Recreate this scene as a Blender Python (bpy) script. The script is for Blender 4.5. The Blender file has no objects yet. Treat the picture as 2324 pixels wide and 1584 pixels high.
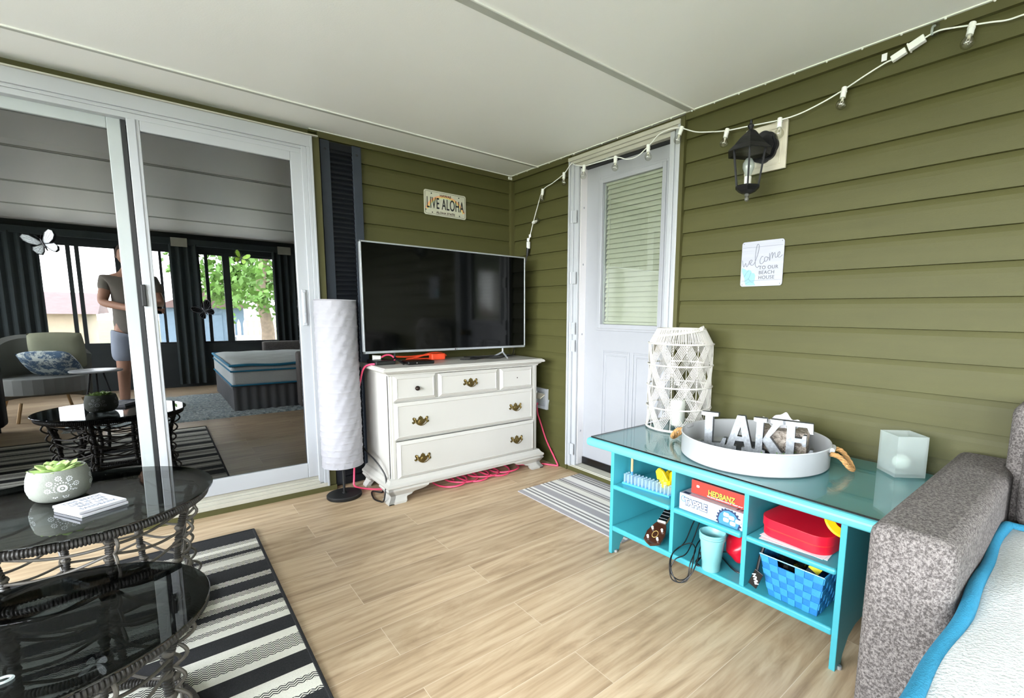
import bpy, math, random
from mathutils import Vector, Matrix
random.seed(7)
PI = math.pi
SC = bpy.context.scene
COL = SC.collection

# ------------------------------------------------------------------ camera
R = [[0.75704567830173, -0.6532433599327652, 0.012448038724768018],
     [-0.07441233569783856, -0.10513369128516104, -0.991670162529476],
     [0.649110657176674, 0.7498133232071814, -0.12820037082289004]]
cam_d = bpy.data.cameras.new('camera')
cam = bpy.data.objects.new('camera', cam_d)
COL.objects.link(cam)
cam_d.sensor_fit = 'HORIZONTAL'
cam_d.sensor_width = 36.0
cam_d.lens = 1078.504 / 2324 * 36.0
cam_d.shift_x = -(1282.981 - 1162) / 2324
cam_d.shift_y = (851.028 - 792) / 2324
cam_d.clip_start = 0.02
cam_d.clip_end = 200
CX, CY, CZ = -2.2064, -3.2088, 1.12
M = Matrix([[R[0][0], -R[1][0], -R[2][0], CX],
            [R[0][1], -R[1][1], -R[2][1], CY],
            [R[0][2], -R[1][2], -R[2][2], CZ],
            [0, 0, 0, 1]])
cam.matrix_world = M
SC.camera = cam

# ------------------------------------------------------------------ world, colour management
SKY_STRENGTH = 45.0
w = bpy.data.worlds.new('overcast_sky')
SC.world = w
w.use_nodes = True
nt = w.node_tree
bg = nt.nodes['Background']
tc = nt.nodes.new('ShaderNodeTexCoord')
sep = nt.nodes.new('ShaderNodeSeparateXYZ')
rmp = nt.nodes.new('ShaderNodeValToRGB')
nz = nt.nodes.new('ShaderNodeTexNoise')
nz.inputs['Scale'].default_value = 3.0
nz.inputs['Detail'].default_value = 4.0
mxs = nt.nodes.new('ShaderNodeMixRGB')
mxs.inputs[2].default_value = (1, 1, 1, 1)
nt.links.new(tc.outputs['Generated'], sep.inputs[0])
nt.links.new(tc.outputs['Generated'], nz.inputs['Vector'])
nt.links.new(sep.outputs['Z'], rmp.inputs[0])
nt.links.new(rmp.outputs[0], mxs.inputs[1])
nt.links.new(nz.outputs[0], mxs.inputs[0])
nt.links.new(mxs.outputs[0], bg.inputs['Color'])
rmp.color_ramp.elements[0].position = 0.0
rmp.color_ramp.elements[0].color = (0.92, 0.95, 1.0, 1)
rmp.color_ramp.elements[1].position = 0.6
rmp.color_ramp.elements[1].color = (0.72, 0.84, 1.0, 1)
bg.inputs['Strength'].default_value = SKY_STRENGTH
SC.view_settings.view_transform = 'Standard'
SC.view_settings.look = 'None'
SC.view_settings.gamma = 1.0
SC.view_settings.use_curve_mapping = False
SC.view_settings.exposure = 0.0
SC.cycles.use_denoising = True
SC.cycles.max_bounces = 10
SC.cycles.diffuse_bounces = 6
SC.cycles.glossy_bounces = 5
SC.cycles.transmission_bounces = 10
SC.cycles.transparent_max_bounces = 32
SC.cycles.caustics_reflective = False
SC.cycles.caustics_refractive = False

def portal(name, loc, rot, sx, sy):
    ld = bpy.data.lights.new(name, 'AREA')
    ld.shape = 'RECTANGLE'
    ld.size = sx
    ld.size_y = sy
    ld.cycles.is_portal = True
    o = bpy.data.objects.new(name, ld)
    COL.objects.link(o)
    o.location = loc
    o.rotation_euler = rot
    return o

HC = 2.166          # ceiling height
XL, YB = -4.35, -5.62   # side window wall, rear window wall
WZ0, WZ1 = 0.62, 1.93
SZ0, SZ1 = 0.30, 2.04  # unseen side windows, made taller to let in more sky light
portal('portal_rear', (-1.95, YB - .12, (WZ0 + WZ1) / 2), (-PI / 2, 0, 0), 3.3, WZ1 - WZ0)
portal('portal_side', (XL - .12, -2.91, (SZ0 + SZ1) / 2), (0, -PI / 2, 0), SZ1 - SZ0, 4.8)

# ------------------------------------------------------------------ materials
def s2l(c):
    return tuple(((v / 255) / 12.92 if v / 255 <= .04045 else ((v / 255 + .055) / 1.055) ** 2.4) for v in c) + (1,)

def base_mat(name):
    m = bpy.data.materials.new(name)
    m.use_nodes = True
    return m, m.node_tree, m.node_tree.nodes['Principled BSDF']

def mat(name, rgb, rough=.6, metal=0, spec=.5, var=0.06, scale=8, bump=0, bscale=60, coords='Object', stretch=None, coat=0):
    m, t, b = base_mat(name)
    c = s2l(rgb)
    tcn = t.nodes.new('ShaderNodeTexCoord')
    mp = t.nodes.new('ShaderNodeMapping')
    t.links.new(tcn.outputs[coords], mp.inputs[0])
    if stretch:
        mp.inputs['Scale'].default_value = stretch
    n = t.nodes.new('ShaderNodeTexNoise')
    n.inputs['Scale'].default_value = scale
    n.inputs['Detail'].default_value = 3
    t.links.new(mp.outputs[0], n.inputs['Vector'])
    r = t.nodes.new('ShaderNodeValToRGB')
    r.color_ramp.elements[0].position = .3
    r.color_ramp.elements[1].position = .7
    r.color_ramp.elements[0].color = tuple(max(0, v * (1 - var)) for v in c[:3]) + (1,)
    r.color_ramp.elements[1].color = tuple(min(1, v * (1 + var)) for v in c[:3]) + (1,)
    t.links.new(n.outputs[0], r.inputs[0])
    t.links.new(r.outputs[0], b.inputs['Base Color'])
    b.inputs['Roughness'].default_value = rough
    b.inputs['Metallic'].default_value = metal
    b.inputs['Specular IOR Level'].default_value = spec
    b.inputs['Coat Weight'].default_value = coat
    if bump:
        n2 = t.nodes.new('ShaderNodeTexNoise')
        n2.inputs['Scale'].default_value = bscale
        n2.inputs['Detail'].default_value = 5
        t.links.new(mp.outputs[0], n2.inputs['Vector'])
        bp = t.nodes.new('ShaderNodeBump')
        bp.inputs['Strength'].default_value = bump
        bp.inputs['Distance'].default_value = .01
        t.links.new(n2.outputs[0], bp.inputs['Height'])
        t.links.new(bp.outputs[0], b.inputs['Normal'])
    return m

def pane_mat(name, tint, fac, rough=0.0):
    """thin pane: tinted see-through plus mirror reflection that grows towards grazing"""
    m, t, b = base_mat(name)
    t.nodes.remove(b)
    out = t.nodes['Material Output']
    tr = t.nodes.new('ShaderNodeBsdfTransparent')
    tr.inputs[0].default_value = tuple(tint) + (1,)
    gl = t.nodes.new('ShaderNodeBsdfGlossy')
    gl.inputs['Roughness'].default_value = rough
    fr = t.nodes.new('ShaderNodeFresnel')
    fr.inputs[0].default_value = 1.5
    geo = t.nodes.new('ShaderNodeNewGeometry')
    # same reflectance from either side of the sheet
    inv = t.nodes.new('ShaderNodeMath'); inv.operation = 'MULTIPLY_ADD'
    inv.inputs[1].default_value = (1 / 1.5 - 1.5); inv.inputs[2].default_value = 1.5
    t.links.new(geo.outputs['Backfacing'], inv.inputs[0])
    t.links.new(inv.outputs[0], fr.inputs[0])
    mth = t.nodes.new('ShaderNodeMath'); mth.operation = 'MAXIMUM'
    mth.inputs[1].default_value = fac
    t.links.new(fr.outputs[0], mth.inputs[0])
    mx = t.nodes.new('ShaderNodeMixShader')
    t.links.new(mth.outputs[0], mx.inputs[0])
    t.links.new(tr.outputs[0], mx.inputs[1])
    t.links.new(gl.outputs[0], mx.inputs[2])
    t.links.new(mx.outputs[0], out.inputs[0])
    return m

def glass_mat(name, rgb=(1, 1, 1), rough=0.0, ior=1.45):
    m, t, b = base_mat(name)
    b.inputs['Base Color'].default_value = tuple(rgb) + (1,)
    b.inputs['Transmission Weight'].default_value = 1
    b.inputs['Roughness'].default_value = rough
    b.inputs['IOR'].default_value = ior
    return m

def floor_mat():
    m, t, b = base_mat('vinyl_planks')
    L = t.links.new
    tcn = t.nodes.new('ShaderNodeTexCoord')
    br = t.nodes.new('ShaderNodeTexBrick')
    br.offset = .37
    br.inputs['Scale'].default_value = 1
    br.inputs['Brick Width'].default_value = 1.22
    br.inputs['Row Height'].default_value = .178
    br.inputs['Mortar Size'].default_value = .0011
    br.inputs['Mortar Smooth'].default_value = .6
    br.inputs['Color1'].default_value = (0, 0, 0, 1)
    br.inputs['Color2'].default_value = (1, 1, 1, 1)
    br.inputs['Mortar'].default_value = (.5, .5, .5, 1)
    L(tcn.outputs['Object'], br.inputs['Vector'])
    # per-plank offset of the grain
    cmb = t.nodes.new('ShaderNodeVectorMath'); cmb.operation = 'MULTIPLY_ADD'
    cmb.inputs[1].default_value = (17, 9, 3)
    L(br.outputs['Color'], cmb.inputs[0]); L(tcn.outputs['Object'], cmb.inputs[2])
    mp = t.nodes.new('ShaderNodeMapping')
    mp.inputs['Scale'].default_value = (1.0, 6.5, 1)
    L(cmb.outputs[0], mp.inputs[0])
    n = t.nodes.new('ShaderNodeTexNoise')
    n.inputs['Scale'].default_value = 1.4; n.inputs['Detail'].default_value = 6
    n.inputs['Roughness'].default_value = .62; n.inputs['Distortion'].default_value = 2.4
    L(mp.outputs[0], n.inputs['Vector'])
    wv = t.nodes.new('ShaderNodeTexWave')
    wv.wave_type = 'BANDS'; wv.bands_direction = 'Y'
    wv.inputs['Scale'].default_value = 1.1; wv.inputs['Distortion'].default_value = 7
    wv.inputs['Detail'].default_value = 3; wv.inputs['Detail Scale'].default_value = .8
    mpw = t.nodes.new('ShaderNodeMapping'); mpw.inputs['Scale'].default_value = (.9, 5.5, 1)
    L(cmb.outputs[0], mpw.inputs[0]); L(mpw.outputs[0], wv.inputs['Vector'])
    mp2 = t.nodes.new('ShaderNodeMapping')
    mp2.inputs['Scale'].default_value = (4, 120, 1)
    L(cmb.outputs[0], mp2.inputs[0])
    n2 = t.nodes.new('ShaderNodeTexNoise'); n2.inputs['Scale'].default_value = 1.0; n2.inputs['Detail'].default_value = 3
    L(mp2.outputs[0], n2.inputs['Vector'])
    mx0 = t.nodes.new('ShaderNodeMixRGB'); mx0.inputs[0].default_value = .11
    L(n.outputs[0], mx0.inputs[1]); L(wv.outputs[0], mx0.inputs[2])
    mxf = t.nodes.new('ShaderNodeMixRGB'); mxf.inputs[0].default_value = .22
    L(mx0.outputs[0], mxf.inputs[1]); L(n2.outputs[0], mxf.inputs[2])
    r = t.nodes.new('ShaderNodeValToRGB')
    e = r.color_ramp.elements
    e[0].position = .22; e[0].color = s2l((124, 98, 72))
    e[1].position = .75; e[1].color = s2l((214, 194, 164))
    k = e.new(.48); k.color = s2l((182, 158, 128))
    L(mxf.outputs[0], r.inputs[0])
    # plank to plank tone
    mx1 = t.nodes.new('ShaderNodeMixRGB'); mx1.blend_type = 'MULTIPLY'; mx1.inputs[0].default_value = .60
    L(r.outputs[0], mx1.inputs[1])
    rr = t.nodes.new('ShaderNodeValToRGB')
    rr.color_ramp.elements[0].color = (.60, .565, .53, 1); rr.color_ramp.elements[1].color = (1, 1, 1, 1)
    L(br.outputs['Color'], rr.inputs[0]); L(rr.outputs[0], mx1.inputs[2])
    mx2 = t.nodes.new('ShaderNodeMixRGB')
    mx2.inputs[2].default_value = s2l((226, 214, 196))
    ml = t.nodes.new('ShaderNodeMath'); ml.operation = 'MULTIPLY'; ml.inputs[1].default_value = .6
    L(br.outputs['Fac'], ml.inputs[0]); L(ml.outputs[0], mx2.inputs[0]); L(mx1.outputs[0], mx2.inputs[1])
    L(mx2.outputs[0], b.inputs['Base Color'])
    b.inputs['Roughness'].default_value = .42
    b.inputs['Specular IOR Level'].default_value = .4
    bp = t.nodes.new('ShaderNodeBump'); bp.inputs['Strength'].default_value = .12; bp.inputs['Distance'].default_value = .004
    L(mxf.outputs[0], bp.inputs['Height']); L(bp.outputs[0], b.inputs['Normal'])
    return m

def weave_mat(name, cells=(46, 46)):
    """black and cream herringbone weave"""
    m, t, b = base_mat(name)
    L = t.links.new
    tcn = t.nodes.new('ShaderNodeTexCoord')
    sp = t.nodes.new('ShaderNodeSeparateXYZ')
    L(tcn.outputs['Object'], sp.inputs[0])
    def mth(op, a, bb=None, c=None):
        n = t.nodes.new('ShaderNodeMath'); n.operation = op
        for i, v in enumerate((a, bb, c)):
            if v is None: continue
            if isinstance(v, (int, float)): n.inputs[i].default_value = v
            else: L(v, n.inputs[i])
        return n.outputs[0]
    yy = mth('MULTIPLY', sp.outputs['Y'], 76)
    tri = mth('PINGPONG', mth('MULTIPLY', sp.outputs['X'], 92), 1.0)
    s = mth('ADD', mth('MULTIPLY', tri, .9), mth('MULTIPLY', yy, 1.3))
    fr = mth('FRACT', s)
    g = mth('GREATER_THAN', fr, .5)
    mx = t.nodes.new('ShaderNodeMixRGB')
    mx.inputs[1].default_value = s2l((214, 211, 198)); mx.inputs[2].default_value = s2l((22, 22, 26))
    L(g, mx.inputs[0]); L(mx.outputs[0], b.inputs['Base Color'])
    b.inputs['Roughness'].default_value = .95
    return m

def speckle_mat(name, c1, c2, scale=120, rough=.95, bump=.4, thr=(.42, .62)):
    m, t, b = base_mat(name)
    L = t.links.new
    tcn = t.nodes.new('ShaderNodeTexCoord')
    n = t.nodes.new('ShaderNodeTexNoise'); n.inputs['Scale'].default_value = scale; n.inputs['Detail'].default_value = 4
    n.inputs['Roughness'].default_value = .8
    L(tcn.outputs['Object'], n.inputs['Vector'])
    r = t.nodes.new('ShaderNodeValToRGB')
    r.color_ramp.elements[0].position = thr[0]; r.color_ramp.elements[0].color = s2l(c1)
    r.color_ramp.elements[1].position = thr[1]; r.color_ramp.elements[1].color = s2l(c2)
    L(n.outputs[0], r.inputs[0]); L(r.outputs[0], b.inputs['Base Color'])
    bp = t.nodes.new('ShaderNodeBump'); bp.inputs['Strength'].default_value = bump; bp.inputs['Distance'].default_value = .003
    L(n.outputs[0], bp.inputs['Height']); L(bp.outputs[0], b.inputs['Normal'])
    b.inputs['Roughness'].default_value = rough
    return m

MT = {}
MT['siding'] = mat('olive_vinyl_siding', (71, 70, 38), .55, spec=.25, var=.05, scale=3, bump=.12, bscale=120, stretch=(1, 1, 6))
MT['olive'] = mat('olive_trim', (74, 72, 40), .55, spec=.3, var=.04)
MT['ceil'] = mat('ceiling_panel', (240, 240, 236), .45, var=.012, scale=1.5, bump=.05, bscale=150)
MT['ceiltrim'] = mat('ceiling_trim', (222, 224, 218), .4, var=.02)
MT['ceilseam'] = mat('ceiling_seam_tape', (172, 174, 165), .45, var=.03)
MT['floor'] = floor_mat()
MT['white'] = mat('white_vinyl_frame', (166, 169, 173), .35, var=.02, scale=4)
MT['cream'] = mat('aged_white_vinyl', (172, 170, 158), .45, var=.05, scale=14)
MT['greyframe'] = mat('greyed_white_frame', (160, 166, 166), .4, var=.03)
MT['doorwhite'] = mat('white_door_paint', (151, 153, 158), .4, var=.015)
MT['jambwhite'] = mat('white_jamb_lightened', (206, 204, 206), .4, var=.015)  # white lightened to make up for weak light on the jamb face
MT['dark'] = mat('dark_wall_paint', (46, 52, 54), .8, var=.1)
MT['black'] = mat('matt_black', (14, 15, 16), .55, var=.2)
MT['gloss_black'] = mat('gloss_black_plastic', (10, 10, 11), .25, var=.1)
MT['rubber'] = mat('black_rubber_cord', (13, 13, 14), .45, var=.1)
MT['shutter'] = mat('slate_blue_shutter', (44, 50, 58), .5, spec=.3, var=.06, bump=.1, bscale=200)
MT['shutter_dark'] = mat('dark_blue_louvres', (13, 16, 21), .5, spec=.25, var=.06)
MT['dresser'] = mat('cream_dresser_paint', (178, 176, 170), .38, var=.012, scale=5)
MT['brass'] = mat('aged_brass', (122, 104, 62), .35, metal=.9, var=.35, scale=60)
MT['bronze'] = mat('dark_bronze', (38, 28, 22), .3, metal=.7, var=.1)
MT['paper'] = mat('white_rice_paper', (146, 145, 150), .9, var=.015, scale=20, bump=.4, bscale=28)
MT['teal'] = mat('turquoise_paint', (58, 148, 160), .4, var=.03, scale=6, bump=.04, bscale=90)
MT['teal_lit_top'] = mat('turquoise_paint_lit_top', (88, 173, 181), .35, var=.03, scale=6)  # turquoise lightened for the top, reflected ceiling light put into the colour
MT['silver'] = mat('silver_plastic', (178, 182, 186), .3, metal=.6, var=.03)
MT['screen'] = mat('tv_screen_glass', (3, 4, 4), .07, var=.05, spec=.32)
MT['pink'] = mat('pink_cord', (222, 72, 108), .45, var=.05)
MT['orange'] = mat('orange_cord', (226, 74, 36), .5, var=.08)
MT['cordwhite'] = mat('white_cord', (228, 230, 226), .4, var=.02)
MT['wood'] = mat('light_wood', (190, 156, 110), .55, var=.12, scale=12, stretch=(1, 1, .15))
MT['rope'] = mat('jute_rope', (172, 130, 80), .85, var=.2, scale=90, bump=.5, bscale=200)
MT['cotton'] = mat('white_macrame_cord', (186, 183, 176), .85, var=.02)
MT['enamel'] = mat('white_enamel_metal', (164, 166, 167), .3, var=.015, scale=3, stretch=(8, 8, .4))
MT['galv'] = mat('galvanised_metal', (146, 150, 154), .42, metal=.5, var=.22, scale=95)
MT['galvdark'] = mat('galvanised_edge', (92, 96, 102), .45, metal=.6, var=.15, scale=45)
MT['wicker'] = mat('dark_grey_wicker', (46, 43, 40), .5, var=.35, scale=70)
MT['wicker_thin'] = mat('grey_rattan_strand', (84, 79, 72), .5, var=.2, scale=30)
MT['concrete'] = mat('grey_concrete', (112, 115, 107), .8, var=.06, scale=30, bump=.2, bscale=200)
MT['floral'] = mat('white_floral_paint', (200, 204, 206), .7, var=.01)
MT['succ'] = mat('succulent_green', (142, 166, 102), .5, var=.22, scale=30)
MT['bookwhite'] = mat('white_card_cover', (186, 186, 193), .5, var=.01)
MT['greytext'] = mat('grey_print', (84, 89, 96), .6, var=.01)
MT['palegrey'] = mat('pale_grey_print', (112, 118, 128), .6, var=.01)
MT['sofa'] = speckle_mat('grey_tweed', (66, 61, 59), (130, 124, 121), 170)
MT['skirtgrey'] = mat('grey_valance_cloth', (104, 104, 106), .9, var=.05)
MT['matt'] = mat('white_quilted_fabric', (210, 215, 215), .85, var=.01, bump=.5, bscale=160)
MT['pipe'] = mat('blue_piping', (36, 128, 164), .7, var=.08, scale=100, bump=.3, bscale=300)
MT['rugblack'] = speckle_mat('black_woven', (16, 16, 18), (46, 46, 50), 400, thr=(.45, .7))
MT['rugcream'] = speckle_mat('cream_woven', (198, 196, 184), (222, 219, 208), 400, thr=(.3, .6))
MT['rugweave'] = weave_mat('black_cream_weave')
MT['matgrey'] = speckle_mat('grey_mat_weave', (134, 132, 136), (170, 167, 170), 300, thr=(.3, .6))
MT['matwhite'] = speckle_mat('white_mat_stripe', (214, 211, 208), (230, 228, 224), 300, thr=(.3, .6))
MT['matcream'] = speckle_mat('cream_mat_stripe', (205, 203, 196), (222, 219, 210), 300, thr=(.3, .6))
MT['matdark'] = speckle_mat('dark_mat_stripe', (108, 106, 108), (138, 136, 136), 300, thr=(.3, .6))
MT['red'] = mat('red_plastic', (206, 20, 44), .3, var=.05)
MT['redbox'] = mat('red_box_card', (214, 48, 36), .45, var=.03)
MT['yellow'] = mat('yellow_plastic', (238, 196, 20), .45, var=.1)
MT['yellowink'] = mat('yellow_print', (240, 226, 60), .5, var=.01)
MT['whiteink'] = mat('white_print', (236, 240, 244), .5, var=.01)
MT['navy'] = mat('navy_print', (28, 40, 70), .5, var=.01)
MT['ink'] = mat('black_print', (14, 16, 22), .5, var=.01)
MT['boxblue'] = mat('pale_blue_box_card', (158, 178, 204), .4, var=.02)
MT['boxgrey'] = mat('grey_box_top', (140, 142, 152), .4, var=.05)
MT['midblue'] = mat('blue_print', (58, 120, 184), .45, var=.05)
MT['maroon'] = mat('dark_maroon_print', (58, 34, 36), .5, var=.05)
MT['cup'] = mat('pale_aqua_plastic', (124, 186, 190), .35, var=.02)
MT['basket'] = mat('blue_woven_strap', (44, 132, 186), .6, var=.05, scale=70, bump=.25, bscale=220)
MT['basket2'] = mat('deep_blue_woven_strap', (28, 108, 168), .6, var=.05, scale=70, bump=.25, bscale=220)
MT['paperwhite'] = mat('white_paper', (226, 226, 230), .8, var=.02)
MT['uke'] = mat('glossy_dark_wood', (58, 30, 18), .12, var=.35, scale=25, coat=.6)
MT['ukeneck'] = mat('tan_wood', (190, 140, 92), .35, var=.1)
MT['pearl'] = mat('pearl_white_knob', (238, 236, 228), .2, var=.02)
MT['loomblue'] = mat('translucent_blue', (74, 170, 226), .2, var=.1)
MT['lantern'] = mat('black_cast_metal', (13, 14, 17), .42, metal=.2, var=.15, scale=30, bump=.1)
MT['finial'] = mat('weathered_grey_metal', (98, 98, 92), .5, metal=.4, var=.2)
MT['mount'] = mat('cream_mounting_block', (196, 190, 172), .45, var=.03)
def frost_mat(name, tint, dens):
    m, t, b = base_mat(name)
    t.nodes.remove(b)
    out = t.nodes['Material Output']
    tr = t.nodes.new('ShaderNodeBsdfTransparent'); tr.inputs[0].default_value = tuple(tint) + (1,)
    tl = t.nodes.new('ShaderNodeBsdfTranslucent'); tl.inputs[0].default_value = tuple(tint) + (1,)
    df = t.nodes.new('ShaderNodeBsdfDiffuse'); df.inputs[0].default_value = tuple(tint) + (1,)
    gl = t.nodes.new('ShaderNodeBsdfGlossy'); gl.inputs['Roughness'].default_value = .25
    a = t.nodes.new('ShaderNodeMixShader'); a.inputs[0].default_value = .5
    b2 = t.nodes.new('ShaderNodeMixShader'); b2.inputs[0].default_value = dens
    c = t.nodes.new('ShaderNodeMixShader'); c.inputs[0].default_value = .08
    L = t.links.new
    L(tl.outputs[0], a.inputs[1]); L(df.outputs[0], a.inputs[2])
    L(tr.outputs[0], b2.inputs[1]); L(a.outputs[0], b2.inputs[2])
    L(b2.outputs[0], c.inputs[1]); L(gl.outputs[0], c.inputs[2]); L(c.outputs[0], out.inputs[0])
    return m
MT['frost'] = frost_mat('frosted_glass', (.90, .95, .94), .30)
MT['loomclear'] = frost_mat('clear_plastic_peg', (.80, .92, .98), .35)
MT['clear'] = pane_mat('clear_glass', (.97, .98, .98), .04)
MT['bulb'] = pane_mat('clear_bulb_glass', (.88, .88, .84), .09)
MT['window'] = pane_mat('window_glass', (.96, .98, .98), .04)
MT['slider'] = pane_mat('tinted_slider_glass', (.05, .055, .06), .17)
MT['doorglass'] = pane_mat('door_lite_glass', (.93, .95, .92), .13)
MT['tableglass'] = pane_mat('smoked_table_glass', (.26, .28, .28), .09)
MT['consoleglass'] = pane_mat('console_glass', (1, 1, 1), .13)
MT['glassedge'] = mat('dark_glass_edge', (8, 16, 16), .2, var=.1)
MT['blind'] = mat('sage_blind_slat', (166, 171, 154), .6, var=.02)
MT['aqua'] = mat('pale_aqua_print', (124, 172, 184), .6, var=.06, scale=40)
MT['signwood'] = mat('whitewashed_print', (162, 164, 173), .6, var=.05, scale=6, stretch=(1, 1, 14))
MT['plate'] = mat('plate_cream', (186, 186, 166), .4, var=.06, scale=20)
MT['peach'] = mat('faded_orange_print', (226, 164, 120), .5, var=.03)
MT['gold'] = mat('faded_yellow_print', (214, 186, 110), .5, var=.03)
MT['mint'] = mat('faded_green_print', (186, 202, 176), .5, var=.03)
MT['candle'] = mat('candle_wax', (236, 236, 226), .5, var=.01)
MT['stone'] = speckle_mat('brown_stone_slab', (110, 100, 90), (178, 168, 156), 60)
MT['grass_tuft'] = mat('moss_green', (104, 158, 52), .9, var=.3, scale=60)
MT['slate'] = mat('dark_slate_liner', (44, 50, 62), .6, var=.2, scale=40)
MT['tissue'] = mat('white_tissue', (205, 205, 209), .9, var=.01)
MT['curtain'] = mat('dark_teal_curtain', (52, 60, 62), .9, var=.1)
MT['shag'] = speckle_mat('pale_blue_shag', (120, 136, 140), (198, 202, 198), 45, bump=1.0)
MT['chair'] = mat('grey_chair_fabric', (128, 130, 126), .9, var=.05)
MT['darkfabric'] = mat('charcoal_fabric', (40, 42, 44), .95, var=.1)
MT['pillow'] = speckle_mat('blue_leaf_print', (88, 112, 138), (214, 222, 216), 12, thr=(.47, .55))
MT['pillow2'] = mat('sage_cushion', (150, 152, 128), .9, var=.05)
MT['skin'] = mat('skin', (196, 148, 124), .55, var=.04)
MT['shirt'] = mat('taupe_shirt', (128, 122, 114), .9, var=.05)
MT['shorts'] = mat('pale_blue_shorts', (164, 172, 188), .9, var=.08)
MT['hair'] = mat('brown_hair', (64, 46, 34), .7, var=.2)
MT['grass'] = mat('lawn_grass', (112, 116, 84), .95, var=.25, scale=2)
MT['bounce_slab'] = mat('bounce_slab_concrete', (150, 148, 146), .9, var=.05, scale=3)
MT['gravel'] = mat('pale_gravel', (196, 188, 176), .95, var=.1, scale=6)
MT['leaf'] = mat('tree_leaves', (96, 136, 56), .6, var=.35, scale=3)
MT['bark'] = mat('grey_bark', (138, 122, 106), .9, var=.2, scale=12)
MT['shed'] = mat('blue_grey_shed_siding', (112, 132, 150), .6, var=.04)
MT['picket'] = mat('white_picket', (236, 236, 236), .6, var=.02)
MT['roofing'] = mat('brown_roof', (120, 98, 96), .8, var=.1)
MT['cottage'] = mat('tan_cottage_wall', (186, 170, 148), .8, var=.05)

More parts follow.
